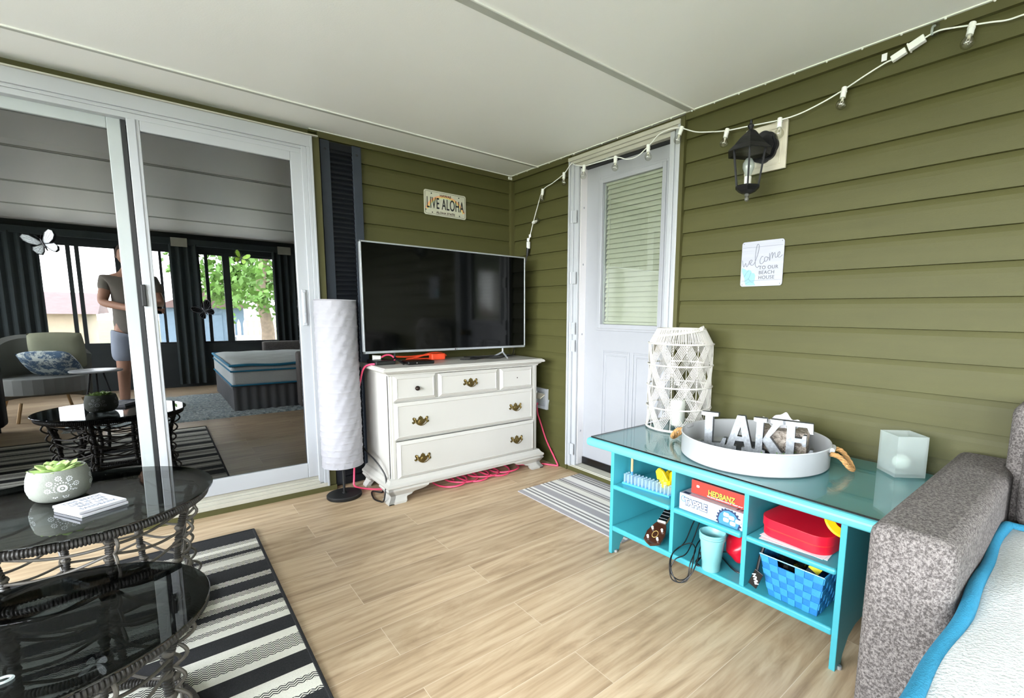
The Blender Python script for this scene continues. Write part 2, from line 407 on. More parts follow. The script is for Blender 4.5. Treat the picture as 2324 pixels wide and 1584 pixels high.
# ------------------------------------------------------------------ mesh helpers
class MB:
    def __init__(self):
        self.v = []; self.f = []; self.mi = []
    def add(self, vs, fs, mi=0):
        o = len(self.v)
        self.v += [tuple(p) for p in vs]
        self.f += [tuple(i + o for i in q) for q in fs]
        self.mi += [mi] * len(fs)
        return self
    def box(self, a, b, mi=0):
        x0, x1 = sorted((a[0], b[0])); y0, y1 = sorted((a[1], b[1])); z0, z1 = sorted((a[2], b[2]))
        vs = [(x0, y0, z0), (x1, y0, z0), (x1, y1, z0), (x0, y1, z0), (x0, y0, z1), (x1, y0, z1), (x1, y1, z1), (x0, y1, z1)]
        return self.add(vs, [(0, 3, 2, 1), (4, 5, 6, 7), (0, 1, 5, 4), (1, 2, 6, 5), (2, 3, 7, 6), (3, 0, 4, 7)], mi)
    def prism(self, pts, axis, a, b, mi=0):
        """pts 2D closed outline (may be concave), extruded along axis from a to b"""
        n = len(pts)
        def mk(p, h):
            if axis == 0: return (h, p[0], p[1])
            if axis == 1: return (p[0], h, p[1])
            return (p[0], p[1], h)
        vs = [mk(p, a) for p in pts] + [mk(p, b) for p in pts]
        from mathutils.geometry import tessellate_polygon
        tri = tessellate_polygon([[Vector((p[0], p[1], 0)) for p in pts]])
        fs = [tuple(reversed(t_)) for t_ in tri] + [tuple(i + n for i in t_) for t_ in tri]
        fs += [(i, (i + 1) % n, n + (i + 1) % n, n + i) for i in range(n)]
        return self.add(vs, fs, mi)
    def lathe(self, prof, c=(0, 0, 0), n=32, mi=0, cap=True, start=0, sweep=2 * PI):
        """prof list of (r,z)"""
        vs = []; fs = []
        full = abs(sweep - 2 * PI) < 1e-6
        m = n if full else n + 1
        for r, z in prof:
            for i in range(m):
                a = start + sweep * i / n
                vs.append((c[0] + r * math.cos(a), c[1] + r * math.sin(a), c[2] + z))
        for k in range(len(prof) - 1):
            for i in range(n):
                j = (i + 1) % m
                fs.append((k * m + i, k * m + j, (k + 1) * m + j, (k + 1) * m + i))
        if cap and full:
            if prof[0][0] > 1e-5: fs.append(tuple(reversed(range(m))))
            if prof[-1][0] > 1e-5: fs.append(tuple((len(prof) - 1) * m + i for i in range(m)))
        return self.add(vs, fs, mi)
    def tube(self, pts, r, n=8, closed=False, mi=0, cap=True):
        pts = [Vector(p) for p in pts]
        m = len(pts)
        if m < 2: return self
        rr = r if callable(r) else (lambda i, m_: r)
        vs = []; fs = []
        up = None
        for i, p in enumerate(pts):
            if closed: t_ = pts[(i + 1) % m] - pts[i - 1]
            else: t_ = pts[min(i + 1, m - 1)] - pts[max(i - 1, 0)]
            if t_.length < 1e-9: t_ = Vector((0, 0, 1))
            t_.normalize()
            if up is None:
                up = Vector((0, 0, 1)) if abs(t_.z) < .9 else Vector((1, 0, 0))
            s = t_.cross(up)
            if s.length < 1e-6: s = t_.cross(Vector((.3, .8, .5)))
            s.normalize()
            u = s.cross(t_).normalized()
            up = u
            R_ = rr(i, m)
            for k in range(n):
                a = 2 * PI * k / n
                vs.append(p + (s * math.cos(a) + u * math.sin(a)) * R_)
        lim = m if closed else m - 1
        for i in range(lim):
            j = (i + 1) % m
            for k in range(n):
                l = (k + 1) % n
                fs.append((i * n + k, i * n + l, j * n + l, j * n + k))
        if cap and not closed:
            fs.append(tuple(reversed(range(n)))); fs.append(tuple((m - 1) * n + k for k in range(n)))
        return self.add(vs, fs, mi)
    def cyl(self, a, b, r, n=16, mi=0, r2=None):
        r2 = r if r2 is None else r2
        return self.tube([a, b], lambda i, m: r if i == 0 else r2, n, mi=mi)
    def sphere(self, c, r, nu=16, nv=10, s=(1, 1, 1), mi=0):
        vs = [(c[0], c[1], c[2] - r * s[2])]; fs = []
        for j in range(1, nv):
            a = -PI / 2 + PI * j / nv
            for i in range(nu):
                b = 2 * PI * i / nu
                vs.append((c[0] + r * s[0] * math.cos(a) * math.cos(b), c[1] + r * s[1] * math.cos(a) * math.sin(b), c[2] + r * s[2] * math.sin(a)))
        vs.append((c[0], c[1], c[2] + r * s[2]))
        for i in range(nu):
            fs.append((0, 1 + (i + 1) % nu, 1 + i))
            fs.append((len(vs) - 1, len(vs) - 1 - nu + i, len(vs) - 1 - nu + (i + 1) % nu))
        for j in range(nv - 2):
            for i in range(nu):
                k = (i + 1) % nu
                fs.append((1 + j * nu + i, 1 + j * nu + k, 1 + (j + 1) * nu + k, 1 + (j + 1) * nu + i))
        return self.add(vs, fs, mi)
    def xf(self, m):
        self.v = [tuple(m @ Vector(p)) for p in self.v]
        return self
    def build(self, name, mats, parent=None, smooth=False, bevel=0, loc=None, rotz=0, segs=2, W=False):
        me = None if (W and parent) else bpy.data.meshes.new(name)
        if me: me.from_pydata(self.v, [], self.f)
        mats = mats if isinstance(mats, (list, tuple)) else [mats]
        if W and parent:
            off = Vector((0, 0, 0)); q = parent
            while q: off += q.location; q = q.parent
            self.v = [tuple(Vector(p) - off) for p in self.v]
            me = bpy.data.meshes.new(name); me.from_pydata(self.v, [], self.f)
        for m_ in mats: me.materials.append(MT[m_] if isinstance(m_, str) else m_)
        me.polygons.foreach_set('material_index', self.mi)
        me.update()
        import bmesh
        bm = bmesh.new(); bm.from_mesh(me)
        bmesh.ops.recalc_face_normals(bm, faces=bm.faces)
        bm.to_mesh(me); bm.free()
        o = bpy.data.objects.new(name, me)
        COL.objects.link(o)
        if smooth:
            me.polygons.foreach_set('use_smooth', [True] * len(me.polygons))
            try:
                me.set_sharp_from_angle(angle=math.radians(40))
            except Exception:
                pass
        if parent: o.parent = parent
        if loc: o.location = loc
        if rotz: o.rotation_euler = (0, 0, rotz)
        if bevel:
            md = o.modifiers.new('bevel', 'BEVEL'); md.width = bevel; md.segments = segs; md.limit_method = 'ANGLE'; md.angle_limit = math.radians(40)
        return o

def curve_pts(P, n=12, closed=False):
    """Catmull-Rom through P"""
    P = [Vector(p) for p in P]; out = []
    m = len(P)
    rng = range(m) if closed else range(m - 1)
    for i in rng:
        if closed: a, b, c, d = P[i - 1], P[i], P[(i + 1) % m], P[(i + 2) % m]
        else: a, b, c, d = P[max(i - 1, 0)], P[i], P[i + 1], P[min(i + 2, m - 1)]
        for k in range(n):
            t = k / n
            out.append(.5 * ((2 * b) + (c - a) * t + (2 * a - 5 * b + 4 * c - d) * t * t + (3 * b - a - 3 * c + d) * t ** 3))
    if not closed: out.append(P[-1])
    return out

def thing(name, label, cat, loc=(0, 0, 0), rotz=0, group=None):
    o = bpy.data.objects.new(name, None); COL.objects.link(o)
    o.empty_display_size = .05
    o.location = loc; o.rotation_euler = (0, 0, rotz)
    o['label'] = label; o['category'] = cat
    if group: o['group'] = group
    return o

def tag(o, label, cat, group=None):
    o['label'] = label; o['category'] = cat
    if group: o['group'] = group
    return o

def struct(o):
    o['kind'] = 'structure'
    return o

def plabel(o, s):
    o['label'] = s
    return o

def text(name, s, size, m, parent, origin, ux, uy, depth=.0006, align='CENTER', sx=1.0, track=1.0, bold=0.0, W=False):
    """flat lettering; ux, uy are unit directions of the text's right and up"""
    cu = bpy.data.curves.new(name, 'FONT')
    cu.body = s; cu.size = size; cu.align_x = align; cu.align_y = 'CENTER'
    cu.extrude = depth; cu.space_character = track; cu.offset = bold
    tmp = bpy.data.objects.new(name + '_tmp', cu); COL.objects.link(tmp)
    dg = bpy.context.evaluated_depsgraph_get()
    me = bpy.data.meshes.new_from_object(tmp.evaluated_get(dg))
    bpy.data.objects.remove(tmp); bpy.data.curves.remove(cu)
    ux = Vector(ux); uy = Vector(uy); uz = ux.cross(uy)
    mw = Matrix([[ux[0] * sx, uy[0], uz[0], origin[0]], [ux[1] * sx, uy[1], uz[1], origin[1]], [ux[2] * sx, uy[2], uz[2], origin[2]], [0, 0, 0, 1]])
    me.transform(mw)
    me.materials.clear(); me.materials.append(MT[m])
    me.name = name
    if W and parent:
        off = Vector((0, 0, 0)); q = parent
        while q: off += q.location; q = q.parent
        me.transform(Matrix.Translation(-off))
    o = bpy.data.objects.new(name, me); COL.objects.link(o)
    if parent: o.parent = parent
    return o

def copy_tree(o, parent=None):
    c = o.copy(); COL.objects.link(c); c.parent = parent
    for ch in list(o.children): copy_tree(ch, c)
    return c

# ------------------------------------------------------------------ room shell
def siding(name, axis, a, b, z0, z1, out=.007, sign=-1, backing=.10):
    """clapboard sheet; axis 0: runs along x on the plane y=0, axis 1: runs along y on the plane x=0"""
    prof = []
    k0 = int(math.floor((z0 - 1.196) / .1199)) - 1
    zz = 1.196 + .1199 * k0
    while zz < z1:
        for o_, h in ((0.0, 0), (.0135, .0015), (.0128, .045), (.0112, .080), (.0085, .098), (.0015, .1185)):
            z = zz + h
            prof.append((o_, z))
        zz += .1199
    prof = [(o_, min(max(z, z0), z1)) for o_, z in prof]
    mb = MB()
    n = len(prof)
    def P(t, o_, z):
        d = out + sign * o_
        return (t, d, z) if axis == 0 else (d, t, z)
    vs = [P(a, *p) for p in prof] + [P(b, *p) for p in prof]
    fs = [(i, i + 1, n + i + 1, n + i) for i in range(n - 1) if prof[i] != prof[i + 1]]
    mb.add(vs, fs)
    if axis == 0: mb.box((a, out + .001, z0), (b, out + backing, z1))
    else: mb.box((out + .001, a, z0), (out + backing, b, z1))
    return struct(mb.build(name, 'siding'))

struct(MB().box((XL - .2, YB - .2, -.12), (.15, .15, 0)).build('floor', 'floor'))
struct(MB().box((XL - .2, YB - .2, HC), (.15, .15, HC + .1)).build('ceiling', 'ceil'))
siding('wall_back', 0, -1.44, .02, 0, HC)
siding('wall_back_far', 0, XL - .1, -3.08, 0, HC)
siding('wall_right', 1, -.70, .02, 0, HC)
siding('wall_right_near', 1, YB - .1, -1.605, 0, HC)
struct(MB().box((-3.08, .0, 2.112), (-1.44, .1, HC)).build('wall_back_header', 'olive'))
struct(MB().box((.0, -1.605, 2.14), (.1, -.70, HC)).build('wall_right_header', 'olive'))

struct(MB().box((.10, -1.75, -.05), (.14, -.55, HC + .05)).build('light_leak_blocker', 'dark'))  # unseen board added behind the door to block a sky light leak
t = 1
def trim(mb, m):
    global t
    o = struct(mb.build('trim_%d' % t, m)); t += 1
    return o
trim(MB().box((-.034, -.034, 0), (0, 0, 2.125)), 'olive')                       # corner post
trim(MB().box((-1.395, -.022, 2.128), (0, .0, HC)), 'olive')
trim(MB().box((-.022, -.70, 2.128), (0, 0, HC)).box((-.022, YB, 2.128), (0, -1.62, HC)), 'olive')
trim(MB().box((-3.09, -.084, 0), (-1.40, .05, .032)), 'olive')                   # board under the slider
trim(MB().box((-1.44, -.072, .0), (-1.40, .0, 2.118)).box((-3.12, -.072, 0), (-3.085, 0, 2.118)), 'olive')
trim(MB().box((-.004, -1.62, 0), (.05, -.69, .040)), 'olive')                    # board under the door
trim(MB().box((-.026, -1.619, .0), (.01, -1.594, 2.148)).box((-.012, -.70, 0), (.01, -.684, 2.115)), 'olive')
# ceiling edge trims with their screws
mb = MB().box((-1.44, -.030, HC - .004), (0, -.022, HC + .001)).box((-.031, YB, HC - .004), (-.022, 0, HC + .001))
trim(mb, 'ceiltrim')
mb = MB()
for y in [-.10 - .13 * k for k in range(0, 34)]:
    mb.sphere((-.027, y, HC - .005), .0045, 8, 5)
mb.box((-.055, -.030, HC - .028), (-.018, -.018, HC - .010)).sphere((-.052, -.032, HC - .019), .008, 10, 6)
trim(mb, 'cordwhite')
mb = MB(); mg = MB()
for y in (-.362, -1.672, -2.982, -4.292):
    mb.box((XL, y - .0045, HC - .006), (-.022, y + .0015, HC + .001))
    mg.box((XL, y, HC - .0025), (-.022, y + (.030 if y > -1 else .042), HC + .001))
trim(mb, 'ceiltrim'); trim(mg, 'ceilseam')

# rear window wall, openings x0..x1
REAR = [(-3.30, -2.50), (-2.36, -1.74), (-1.66, -.62)]
SIDE = [(-5.30, -3.80), (-3.66, -2.16), (-2.02, -.52)]
mb = MB()
mb.box((XL - .1, YB - .1, WZ1), (.1, YB, HC)).box((XL - .1, YB - .1, 0), (.1, YB, WZ0))
xs = [XL - .1] + [v for p in REAR for v in p] + [.1]
for i in range(0, len(xs), 2): mb.box((xs[i], YB - .1, WZ0), (xs[i + 1], YB, WZ1))
struct(mb.build('wall_rear', 'dark'))
mb = MB()
mb.box((XL - .1, YB, SZ1), (XL, .1, HC)).box((XL - .1, YB, 0), (XL, .1, SZ0))
ys = [YB] + [v for p in SIDE for v in p] + [.1]
for i in range(0, len(ys), 2): mb.box((XL - .1, ys[i], SZ0), (XL, ys[i + 1], SZ1))
struct(mb.build('wall_left', 'dark'))
wn = 1
def window(a, b, rear, mull=()):
    global wn
    f = .028
    WZ0, WZ1 = (globals()['WZ0'], globals()['WZ1']) if rear else (SZ0, SZ1)
    def B(m_, u0, u1, z0, z1, d0, d1):
        if rear: m_.box((u0, YB - .07 + d0, z0), (u1, YB - .07 + d1, z1))
        else: m_.box((XL - .07 + d0, u0, z0), (XL - .07 + d1, u1, z1))
    mb = MB()
    B(mb, a, b, WZ0, WZ0 + f, 0, .04); B(mb, a, b, WZ1 - f, WZ1, 0, .04)
    B(mb, a, a + f, WZ0, WZ1, 0, .04); B(mb, b - f, b, WZ0, WZ1, 0, .04)
    for u0, u1 in mull: B(mb, u0, u1, WZ0, WZ1, .002, .042)
    fr = struct(mb.build('window_%d' % wn, 'dark')); wn += 1
    g = MB(); B(g, a + f, b - f, WZ0 + f, WZ1 - f, .018, .0181)
    g.v = g.v[:4] + g.v[4:]
    # a single sheet
    g2 = MB()
    if rear: g2.add([(a + f, YB - .05, WZ0 + f), (b - f, YB - .05, WZ0 + f), (b - f, YB - .05, WZ1 - f), (a + f, YB - .05, WZ1 - f)], [(0, 1, 2, 3)])
    else: g2.add([(XL - .05, a + f, WZ0 + f), (XL - .05, b - f, WZ0 + f), (XL - .05, b - f, WZ1 - f), (XL - .05, a + f, WZ1 - f)], [(0, 1, 2, 3)])
    g2.build('pane', 'window', fr)
window(*REAR[0], True, [(-2.98, -2.94), (-2.90, -2.86)])
window(*REAR[1], True, [(-2.08, -2.05)])
window(*REAR[2], True, [(-1.575, -1.535), (-1.36, -1.275)])
for a, b in SIDE: window(a, b, False, [((a + b) / 2 - .03, (a + b) / 2 + .03)])

# ------------------------------------------------------------------ sliding door (door_1)
sd = thing('door_1', 'wide white-framed sliding glass door with dark reflective panes', 'door')
struct(sd)
F0 = -.084
mb = MB()
mb.box((-3.06, F0, 2.045), (-1.44, .06, 2.108))          # head, stepped
mb.box((-3.06, F0 + .010, 2.030), (-1.49, .06, 2.045))
mb.box((-3.06, F0 + .016, 2.004), (-1.49, .06, 2.030))
mb.box((-1.497, F0 + .008, .06), (-1.470, .06, 2.045)).box((-1.470, F0, .035), (-1.452, .06, 2.045)).box((-1.452, F0 - .004, .032), (-1.44, .06, 2.108))
mb.box((-3.06, F0, .032), (-3.0, .06, 2.045))
mb.build('frame', 'white', sd, bevel=.002)
mb = MB().box((-3.06, F0 - .012, 2.108), (-1.41, .02, 2.114))
mb.build('drip_cap', 'cream', sd)
mb = MB().box((-3.06, F0 - .002, .032), (-1.44, .06, .056)).box((-3.06, F0 + .008, .056), (-1.49, .06, .074)).box((-3.06, F0 + .022, .074), (-1.49, .06, .086)).box((-3.06, F0 + .030, .086), (-1.49, .06, .106))
mb.build('sill', 'cream', sd, bevel=.0015)
# right panel
def panel(x0, x1, y0, y1, top, bot, l, r, ztop, zbot, m, parent, nm='sash'):
    mb = MB()
    mb.box((x0, y0, bot), (x0 + l, y1, top)).box((x1 - r, y0, bot), (x1, y1, top))
    mb.box((x0 + l, y0, ztop), (x1 - r, y1, top)).box((x0 + l, y0, bot), (x1 - r, y1, zbot))
    return mb.build(nm, m, parent, bevel=.003)
p = panel(-2.232, -1.490, -.066, -.030, 2.010, .104, .048, .062, 1.957, .193, 'white', sd)
MB().box((-2.214, -.071, .104), (-2.200, -.066, 2.006)).build('stile_bead', 'white', p)
g = MB().add([(-2.19, -.050, .19), (-1.55, -.050, .19), (-1.55, -.050, 1.96), (-2.19, -.050, 1.96)], [(0, 1, 2, 3)])
g.build('pane', 'slider', p)
mb = MB().box((-1.536, -.074, 1.03), (-1.512, -.066, 1.24)).box((-1.531, -.078, 1.045), (-1.517, -.072, 1.225))
h = mb.build('pull', 'white', p, bevel=.003)
MB().lathe([(.001, 0), (.006, .0), (.006, .003)], n=14).xf(Matrix.Translation((-1.524, -.080, 1.100)) @ Matrix.Rotation(PI / 2, 4, 'X')).build('lock', 'silver', h)
# left panel, on the inner track
p = panel(-3.02, -2.252, -.022, .014, 2.006, .090, .05, .050, 1.955, .160, 'greyframe', sd)
g = MB().add([(-2.98, -.004, .15), (-2.30, -.004, .15), (-2.30, -.004, 1.96), (-2.98, -.004, 1.96)], [(0, 1, 2, 3)])
g.build('pane', 'slider', p)
MB().box((-2.252, -.030, .095), (-2.235, .0, 2.004)).build('weather_seal', 'black', sd)
MB().box((-2.238, -.082, 1.13), (-2.220, -.05, 1.235)).build('handle', 'black', sd, bevel=.003)

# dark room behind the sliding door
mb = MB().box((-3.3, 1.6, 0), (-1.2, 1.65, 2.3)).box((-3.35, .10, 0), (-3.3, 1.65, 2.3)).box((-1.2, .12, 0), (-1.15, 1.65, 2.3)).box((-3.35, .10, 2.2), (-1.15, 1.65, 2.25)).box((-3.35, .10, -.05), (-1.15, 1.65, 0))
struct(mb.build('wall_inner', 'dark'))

# ------------------------------------------------------------------ entry door (door_2)
dd = thing('door_2', 'white entry door with a tall blind-filled window', 'door'); struct(dd)
mb = MB()
mb.box((-.030, -.715, .042), (.06, -.700, 2.118)).box((-.022, -.738, .042), (.06, -.715, 2.118)).box((-.030, -.752, .042), (.0, -.738, 2.10)).box((-.016, -.790, .052), (.06, -.752, 2.085))
mb.box((-.030, -1.594, .042), (.06, -1.578, 2.135)).box((-.022, -1.578, .042), (.06, -1.560, 2.135)).box((-.030, -1.560, .042), (.0, -1.545, 2.09)).box((-.022, -1.545, .042), (.06, -1.524, 2.095))
mb.build('casing', 'white', dd, bevel=.002)
mb = MB().box((-.034, -1.594, 2.118), (.06, -.700, 2.142)).box((-.026, -1.578, 2.100), (.06, -.715, 2.118)).box((-.012, -1.545, 2.076), (.06, -.752, 2.100))
mb.build('head_casing', 'cream', dd, bevel=.002)
mb = MB().box((0, -.7925, .06), (.055, -.7895, 2.08)).box((.02, -1.53, 2.068), (.058, -.79, 2.078))
mb.build('weather_gap', 'black', dd)
MB().box((0, -.798, .062), (.056, -.7925, 2.068)).build('jamb', 'jambwhite', dd)
mb = MB().box((-.022, -1.59, .040), (.07, -.72, .046)).box((-.012, -1.56, .046), (.07, -.75, .052)).prism([(-.004, .052), (.058, .060), (.058, .040), (-.004, .04)], 1, -1.524, -.79)
mb.build('threshold', 'cream', dd)
MB().box((.045, -1.522, .060), (.058, -.80, .110)).build('door_sweep', 'gloss_black', dd)
# slab
S = .055
mb = MB()
mb.box((S, -1.524, .110), (.10, -.798, 1.052)).box((S, -1.524, 1.965), (.10, -.798, 2.066)).box((S, -.955, 1.052), (.10, -.798, 1.965)).box((S, -1.524, 1.052), (.10, -1.436, 1.965))
slab = mb.build('slab', 'doorwhite', dd)
def rect_frame(y0, y1, z0, z1, w_, x0, x1, mb):
    mb.box((x0, y0, z0), (x1, y0 + w_, z1)).box((x0, y1 - w_, z0), (x1, y1, z1)).box((x0, y0 + w_, z0), (x1, y1 - w_, z0 + w_)).box((x0, y0 + w_, z1 - w_), (x1, y1 - w_, z1))
    return mb
mb = rect_frame(-1.470, -.912, 1.012, 1.992, .018, S - .008, S + .01, MB())
rect_frame(-1.458, -.926, 1.026, 1.978, .028, S - .014, S + .01, mb)
mb.build('window_bead', 'doorwhite', slab, bevel=.003)
mb = MB()
for y0, y1 in ((-1.214, -.975), (-1.478, -1.240)):
    rect_frame(y0, y1, .30, .880, .010, S - .006, S + .004, mb)
    rect_frame(y0 + .026, y1 - .026, .326, .854, .008, S - .005, S + .004, mb)
mb.build('raised_panel', 'doorwhite', slab, bevel=.003)
g = MB().add([(S + .004, -1.436, 1.05), (S + .004, -.955, 1.05), (S + .004, -.955, 1.966), (S + .004, -1.436, 1.966)], [(0, 1, 2, 3)])
g.build('pane', 'doorglass', slab)
mb = MB()
z = 1.075; n = 0
while z < 1.935:
    # closed, slightly tilted slats
    mb.add([(S + .016, -1.432, z), (S + .016, -.968, z), (S + .033, -.968, z + .0345), (S + .033, -1.432, z + .0345),
            (S + .0165, -1.432, z - .001), (S + .0165, -.968, z - .001), (S + .0335, -.968, z + .0335), (S + .0335, -1.432, z + .0335)],
           [(0, 1, 2, 3), (7, 6, 5, 4), (0, 4, 5, 1), (3, 2, 6, 7), (0, 3, 7, 4), (1, 5, 6, 2)])
    z += .031
mb.box((S + .012, -1.434, 1.936), (S + .034, -.960, 1.964)).box((S + .014, -1.434, 1.056), (S + .028, -.962, 1.070))
bl = mb.build('blind', 'blind', slab)
mb = MB()
for y in (-1.00, -1.415):
    mb.tube([(S + .0145 + .002 * math.sin(k * 2.6), y, 1.06 + k * .0155) for k in range(56)], .0009, 5)
mb.build('ladder_cord', 'greyframe', bl)
MB().box((S + .036, -1.45, 1.04), (S + .045, -.94, 1.98)).build('blind_backing', 'blind', slab)
MB().box((S + .010, -.9605, 1.05), (S + .035, -.9555, 1.965)).box((S + .010, -.9655, 1.05), (S + .012, -.9625, 1.965)).build('glazing_stop', 'greyframe', slab)
for z in (1.76, 1.36, 1.02, .90, .17):
    mb = MB().cyl((-.034, -.744, z - .04), (-.034, -.744, z + .04), .0065, 12).box((-.031, -.790, z - .04), (-.0300, -.744, z + .04))
    mb.build('hinge', 'white', dd)
mb = MB()
for z in (1.9, 1.62, 1.25, .82, .42, .25): mb.lathe([(.0001, .003), (.004, .0025), (.006, 0)], n=12).v
mb = MB()
for z in (1.82, 1.45, .98, .30): mb.sphere((.028, -.7985, z), .007, 10, 6, (1, .35, 1))
mb.build('screw_cap', 'doorwhite', dd)
mb = MB().cyl((S, -1.485, .93), (S - .03, -1.485, .93), .026, 24).cyl((S - .03, -1.485, .93), (S - .055, -1.485, .93), .014, 16).sphere((S - .070, -1.485, .93), .028, 20, 12)
mb.build('door_knob', 'brass', slab, smooth=True)

# ------------------------------------------------------------------ shutter
sh = thing('shutter', 'slate blue louvred shutter fixed beside the sliding door', 'shutter', (-1.268, 0, 0))
for x0, x1 in ((-.117, -.064), (.064, .117)):
    st = MB().box((x0, -.030, .002), (x1, -.008, 2.122)).build('stile', 'shutter', sh, bevel=.003)
    xm = (x0 + x1) / 2
    for z in (2.07, .10): MB().sphere((xm, -.031, z), .007, 12, 6, (1, .4, 1)).build('screw', 'black', st)
mb = MB()
mb.box((-.064, -.014, .0), (.064, -.008, 2.12)).box((-.064, -.026, 0.002), (.064, -.008, .05)).box((-.064, -.020, 2.08), (.064, -.008, 2.12))
z = .06
while z < 2.07:
    mb.prism([(-.014, z + .004), (-.026, z), (-.026, z + .004), (-.014, z + .026)], 0, -.064, .064); z += .029
mb.build('louvre_panel', 'shutter_dark', sh)

# ------------------------------------------------------------------ floor rugs
ys = [-.423, -.437, -.542, -.58, -.61, -.654, -.686, -.71, -.764, -.804, -.915, -.957, -1.036, -1.073, -1.11, -1.146, -1.185, -1.214, -1.252, -1.279, -1.319, -1.403, -1.447, -1.522, -1.558, -1.642, -1.684, -1.715, -1.757, -1.774, -1.86, -1.90, -1.93, -1.965, -1.99, -2.03, -2.05, -2.12, -2.16, -2.23, -2.26, -2.30, -2.38, -2.43, -2.50, -2.515]
cs = 'BBWCWBWCWBWBWCWBWCWCBCWCBCWCWBWCWBWCWBWCWBWCB'
mi = {'B': 0, 'C': 1, 'W': 2}
rug = thing('area_rug', 'black and cream striped flatweave rug beneath the wicker tables', 'rug', (-2.65, -1.47, 0))
mb = MB(); X0, X1, H = -.745, .755, .006
xa, xb = X0, X1
for i in range(len(ys) - 1):
    a, b = ys[i] + 1.47, ys[i + 1] + 1.47
    mb.add([(xa, b, H), (xb, b, H), (xb, a, H), (xa, a, H)], [(0, 1, 2, 3)], mi[cs[i]])
mb.add([(xa, -1.045, 0.001), (xb, -1.045, .001), (xb, 1.047, .001), (xa, 1.047, .001)], [(3, 2, 1, 0)], 0)
mb.build('pile', ['rugblack', 'rugcream', 'rugweave'], rug)
mb = MB()
mb.tube(curve_pts([(X1, 1.044, .005), (X1, 0, .005), (X1, -1.042, .005)], 8), .006, 6).tube([(X0, 1.044, .005), (X0, -1.042, .005)], .006, 6)
mb.tube([(X0, 1.046, .005), (X1, 1.046, .005)], .005, 6).tube([(X0, -1.044, .005), (X1, -1.044, .005)], .005, 6)
mb.build('binding', 'rugblack', rug)

mx = [-.538, -.506, -.488, -.472, -.458, -.444, -.425, -.365, -.346, -.333, -.32, -.303, -.285, -.268, -.219, -.212, -.206, -.189, -.183, -.164, -.102, -.08, -.072, -.054, -.047, -.033, -.010]
mc = 'GWDWDWGWDWDWDCDCDWGWDWDWDG'
mi = {'G': 0, 'W': 1, 'D': 2, 'C': 3}
mb = MB()
for i in range(len(mx) - 1):
    mb.add([(mx[i] + .27, -.44, .007), (mx[i + 1] + .27, -.44, .007), (mx[i + 1] + .27, .44, .007), (mx[i] + .27, .44, .007)], [(0, 1, 2, 3)], mi[mc[i]])
mb.box((-.269, -.4405, .0005), (.2605, .4405, .0065), 0)
o = mb.build('door_mat', ['matgrey', 'matwhite', 'matdark', 'matcream'], loc=(-.27, -1.28, 0))
tag(o, 'grey and white striped mat on the floor in front of the entry door', 'door mat')

# ------------------------------------------------------------------ dresser
dr = thing('dresser', 'cream painted wooden dresser with brass pulls standing in the corner under the television', 'dresser', (-.68, -.30, 0))
XD0, XD1, YD0, YD1 = -1.215, -.150, -.525, -.110
mb = MB()
mb.box((XD0, YD1, .11), (XD1, YD1 - .01, .77))
mb.box((XD0, YD0 + .012, .11), (XD0 + .02, YD1, .77)).box((XD1 - .02, YD0 + .012, .11), (XD1, YD1, .77))
mb.box((XD0 + .012, YD0, .11), (XD0 + .032, YD0 + .02, .765)).box((XD1 - .032, YD0, .11), (XD1 - .012, YD0 + .02, .765))
mb.box((XD0, YD0 + .006, .11), (XD0 + .040, YD0 + .03, .768)).box((XD1 - .040, YD0 + .006, .11), (XD1, YD0 + .03, .768))
for z0, z1 in ((.118, .138), (.362, .370), (.592, .600), (.750, .768)): mb.box((XD0 + .02, YD0 + .010, z0), (XD1 - .02, YD0 + .03, z1))
mb.box((-.926, YD0 + .010, .60), (-.912, YD0 + .03, .75)).box((-.482, YD0 + .010, .60), (-.466, YD0 + .03, .75))
mb.box((XD0 + .02, YD0 + .03, .118), (XD1 - .02, YD1, .13))
mb.build('carcass', 'dresser', dr, bevel=.003, W=True)
# moulded top: profile swept round three sides
def sweep3(prof, x0, x1, y0, y1, mb):
    """prof list of (outset, z); runs left side -> front -> right side"""
    n = len(prof); vs = []
    for o_, z in prof:
        vs += [(x0 - o_, y1, z), (x0 - o_, y0 - o_, z), (x1 + o_, y0 - o_, z), (x1 + o_, y1, z)]
    fs = []
    for k in range(n - 1):
        for j in range(3): fs.append((k * 4 + j, k * 4 + j + 1, k * 4 + 4 + j + 1, k * 4 + 4 + j))
        fs.append((k * 4 + 3, k * 4, k * 4 + 4, k * 4 + 7))
    fs.append((0, 1, 2, 3)); fs.append(tuple(4 * (n - 1) + j for j in (3, 2, 1, 0)))
    return mb.add(vs, fs)
mb = sweep3([(-.004, .750), (.004, .754), (.004, .760), (.012, .766), (.020, .770), (.022, .775), (.034, .777), (.040, .781), (.040, .787), (.034, .795), (.028, .796), (.026, .800)], XD0, XD1, YD0, YD1, MB())
mb.build('top', 'dresser', dr, W=True)
